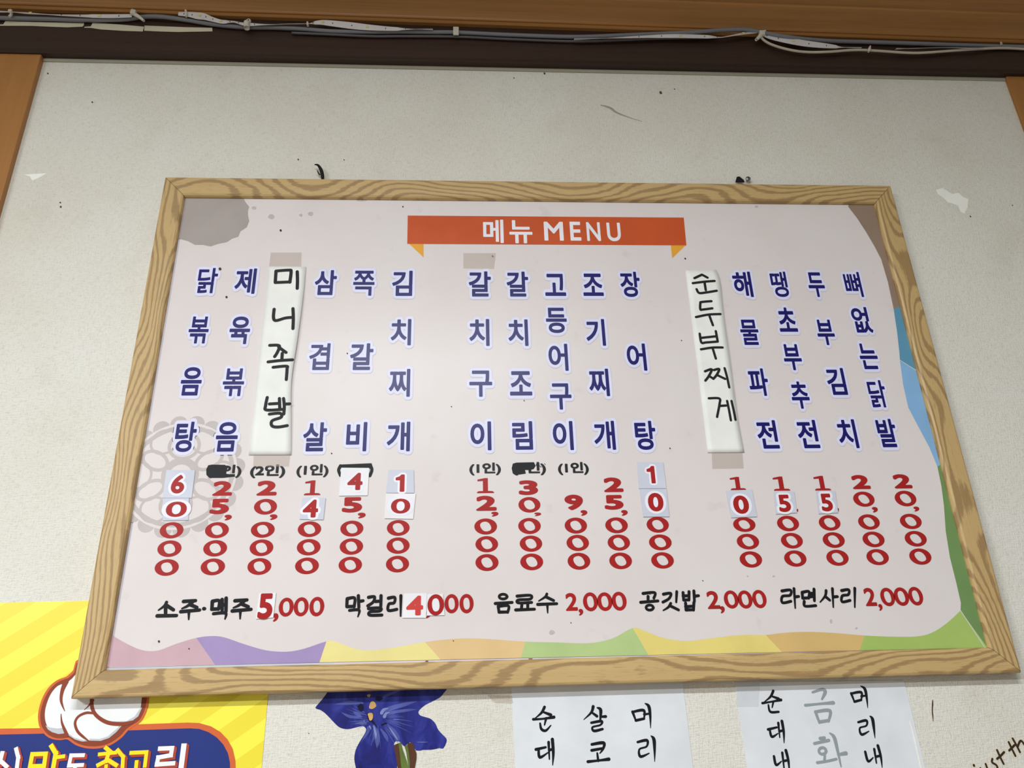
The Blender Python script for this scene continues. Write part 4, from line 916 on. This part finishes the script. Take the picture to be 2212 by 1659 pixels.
def led_strip(px, label):
    """(x, y, visible width px): 10 mm tape twisting between flat and edge on"""
    N = crom([tuple(map(float, p_)) for p_ in px], 6)
    t = thing('led_strip', W_(px[0][0], px[0][1], CY - .0045), label, 'led strip', 'white led strip lengths under the cornice')
    v = []; f = []; Yc = CY - .0058
    for x, y, w_ in N:
        a = at(x, y - w_ / 2, Yc); b = at(x, y + w_ / 2, Yc); h = max(.0006, a.z - b.z); wd = min(.010, max(h, .004))
        dy = math.sqrt(max(0, .0075 ** 2 - h * h)) * .35 if h < .0075 else 0
        v += [(a.x, a.y + dy, a.z), (b.x, b.y - dy, b.z)]
    for i in range(len(N) - 1): f.append((2 * i, 2 * i + 1, 2 * i + 3, 2 * i + 2))
    o = link('strip_tape', mesh('strip_tape', v, f), LEDM, t); sm = o.modifiers.new('thickness', 'SOLIDIFY'); sm.thickness = .0005; sm.offset = 0
    k = 0
    for i in range(4, len(N) - 4, 5):
        x, y, w_ = N[i]
        if w_ < 5.5: continue
        k += 1; a = at(x, y, Yc)
        if k % 3 == 0:
            link('led_chip', box_mesh('led_chip', (a.x - .0022, Yc - .0016, a.z - .0018), (a.x + .0022, Yc - .0002, a.z + .0018)), ink('led_phosphor', (226, 214, 150)), t)
        else:
            link('solder_mark', box_mesh('solder_mark', (a.x - .0005, Yc - .0009, a.z - .0012), (a.x + .0005, Yc - .0002, a.z + .0012)), BLK, t)
    return t
led_strip([(-80, 22, 5), (0, 25, 6), (30, 26, 5), (60, 28.5, 6), (100, 31, 5), (140, 33, 6), (190, 34.5, 7), (240, 35, 8), (285, 34, 7)], 'white led strip length at the left end, above the grey cable')
led_strip([(385, 30, 7), (405, 31, 10), (425, 34, 14), (442, 36, 14), (460, 42, 10), (480, 47, 8), (505, 47, 6), (525, 52, 7), (545, 53, 7), (580, 53, 5), (620, 52, 4), (660, 51.5, 4), (690, 48.5, 9), (712, 50, 12), (760, 55.5, 14), (800, 59.5, 12), (850, 62.5, 8), (900, 63, 4), (935, 64, 2)], 'twisted white led strip length between the left clips')
led_strip([(1240, 85, 2), (1300, 83, 4), (1360, 80.5, 6), (1420, 78.5, 7), (1470, 78, 8), (1530, 79.5, 7), (1556, 80.5, 5), (1575, 78, 5), (1600, 73.5, 6), (1635, 69.5, 6)], 'white led strip length along the middle of the cables')
led_strip([(1645, 73, 7), (1665, 80, 10), (1700, 87, 13), (1740, 94, 13), (1785, 99, 10), (1825, 102.5, 4), (1860, 104, 2)], 'white led strip hanging loose right of the knotted tie')
led_strip([(1935, 106, 1.5), (1960, 105, 4), (2000, 103.5, 4), (2040, 103, 4), (2090, 104.5, 2.5), (2125, 105.5, 1)], 'thin white led strip length at the right end of the beam')
def tie(pts, r, label, head=None):
    t = thing('cable_tie', W_(pts[0][0], pts[0][1], CY - .006), label, 'cable tie', 'cable ties under the cornice')
    tube('strap', [W_(x, y, CY - .0075 + (.0 if not d else d[0])) for x, y, *d in pts], r, TIE, t, 8, 5)
    if head:
        x, y, s = head; a = at(x, y, CY - .009); link('tie_head', box_mesh('tie_head', (a.x - s, a.y - s * .7, a.z - s), (a.x + s, a.y + s * .7, a.z + s), s * .35), TIE, t)
    return t
tie([(286, 22), (290, 30), (300, 36), (311, 45)], [.0028, .0034, .003, .002], 'cream knotted tie around the cables near the left end', (288, 27, .0045))
tie([(22, 22), (25, 30), (20, 36)], .0022, 'small white tie at the far left of the cables', (22, 24, .003))
tie([(401, 22), (403, 30), (402, 36)], .0018, 'thin white tie sticking up behind the twisted strip')
tie([(533, 48), (533, 61)], .0050, 'white clip with a round nail head on the cables', None)
c = at(537, 44.5, CY - .008)
t = thing('nail', (c.x, c.y, c.z), 'pale nail head above the left cable clip', 'nail')
bm = bmesh.new(); bmesh.ops.create_cone(bm, cap_ends=True, segments=18, radius1=.0040, radius2=.0032, depth=.0025)
bmesh.ops.rotate(bm, verts=bm.verts[:], matrix=Matrix.Rotation(math.pi / 2, 3, 'X')); bmesh.ops.translate(bm, verts=bm.verts[:], vec=c)
me = bpy.data.meshes.new('nail_head'); bm.to_mesh(me); bm.free(); link('nail_head', me, TIE, t)
tube('nail_shank', [(c.x, c.y, c.z), (c.x, BEAM + .003, c.z)], .0012, STEEL, t, 8, 2)
f = Flat(c.y - .0015); f.disc(c.x, c.z, .0013, .0013); f.build('nail_dimple', BLK, t)
t = thing('cable_clip', W_(985, 68, CY - .006), 'flat white plastic clip holding the cables above the banner', 'cable clip')
a, b = at(979, 59.5, CY - .0045), at(991, 77, CY - .0045)
link('clip_band', box_mesh('clip_band', (a.x, a.y - .0022, b.z), (b.x, a.y, a.z), .0006), TIE, t)
link('clip_base', box_mesh('clip_base', (a.x + .0005, a.y, b.z + .010), (b.x - .0005, BEAM, a.z)), TIE, t)
tie([(1633, 86), (1640, 80), (1646, 72), (1653, 68)], [.0026, .0034, .0044, .0030], 'white knotted tie where the right led strip starts', (1646, 72, .0048))
tie([(1876, 112), (1878, 106), (1880, 99)], [.0016, .0026, .001], 'small pointed white tie on the sagging wire')
tie([(2162, 91), (2163, 95)], [.0012, .0022], 'tiny white tie stub at the right end of the thick cable')
tie([(664, 48), (665, 56)], .0018, 'small beige tie right of the nail head')

# paper tape on the beam
MT = ink('masking_tape_cream', (212, 206, 182), .7, .2)
def masking(pts, tf, label):
    q = tf(pts[0]); c = at(q[0], q[1], BEAM); t = thing('masking_tape', (c.x, BEAM, c.z), label, 'tape', 'masking tape strips on the dark beam')
    Flat(BEAM - .0009).poly(pts, tf).build('tape_film', MT, t, .0004)
masking([(65, 250), (300, 258), (1005, 275), (1000, 300), (985, 318), (800, 325), (600, 318), (380, 308), (-80, 306), (-60, 296), (40, 290)], K1, 'cream masking tape strip on the beam at the far left')
masking([(1105, 272), (1400, 290), (1720, 318), (1705, 375), (1480, 368), (1200, 350), (1085, 332), (1005, 330), (1010, 320), (1085, 315)], K1, 'cream masking tape strip on the beam with a torn left end')
masking([(1725, 305), (2212, 325), (2535, 332), (2538, 374), (2120, 381), (1905, 375), (1722, 366)], K1, 'cream masking tape strip on the beam, rightmost of three')
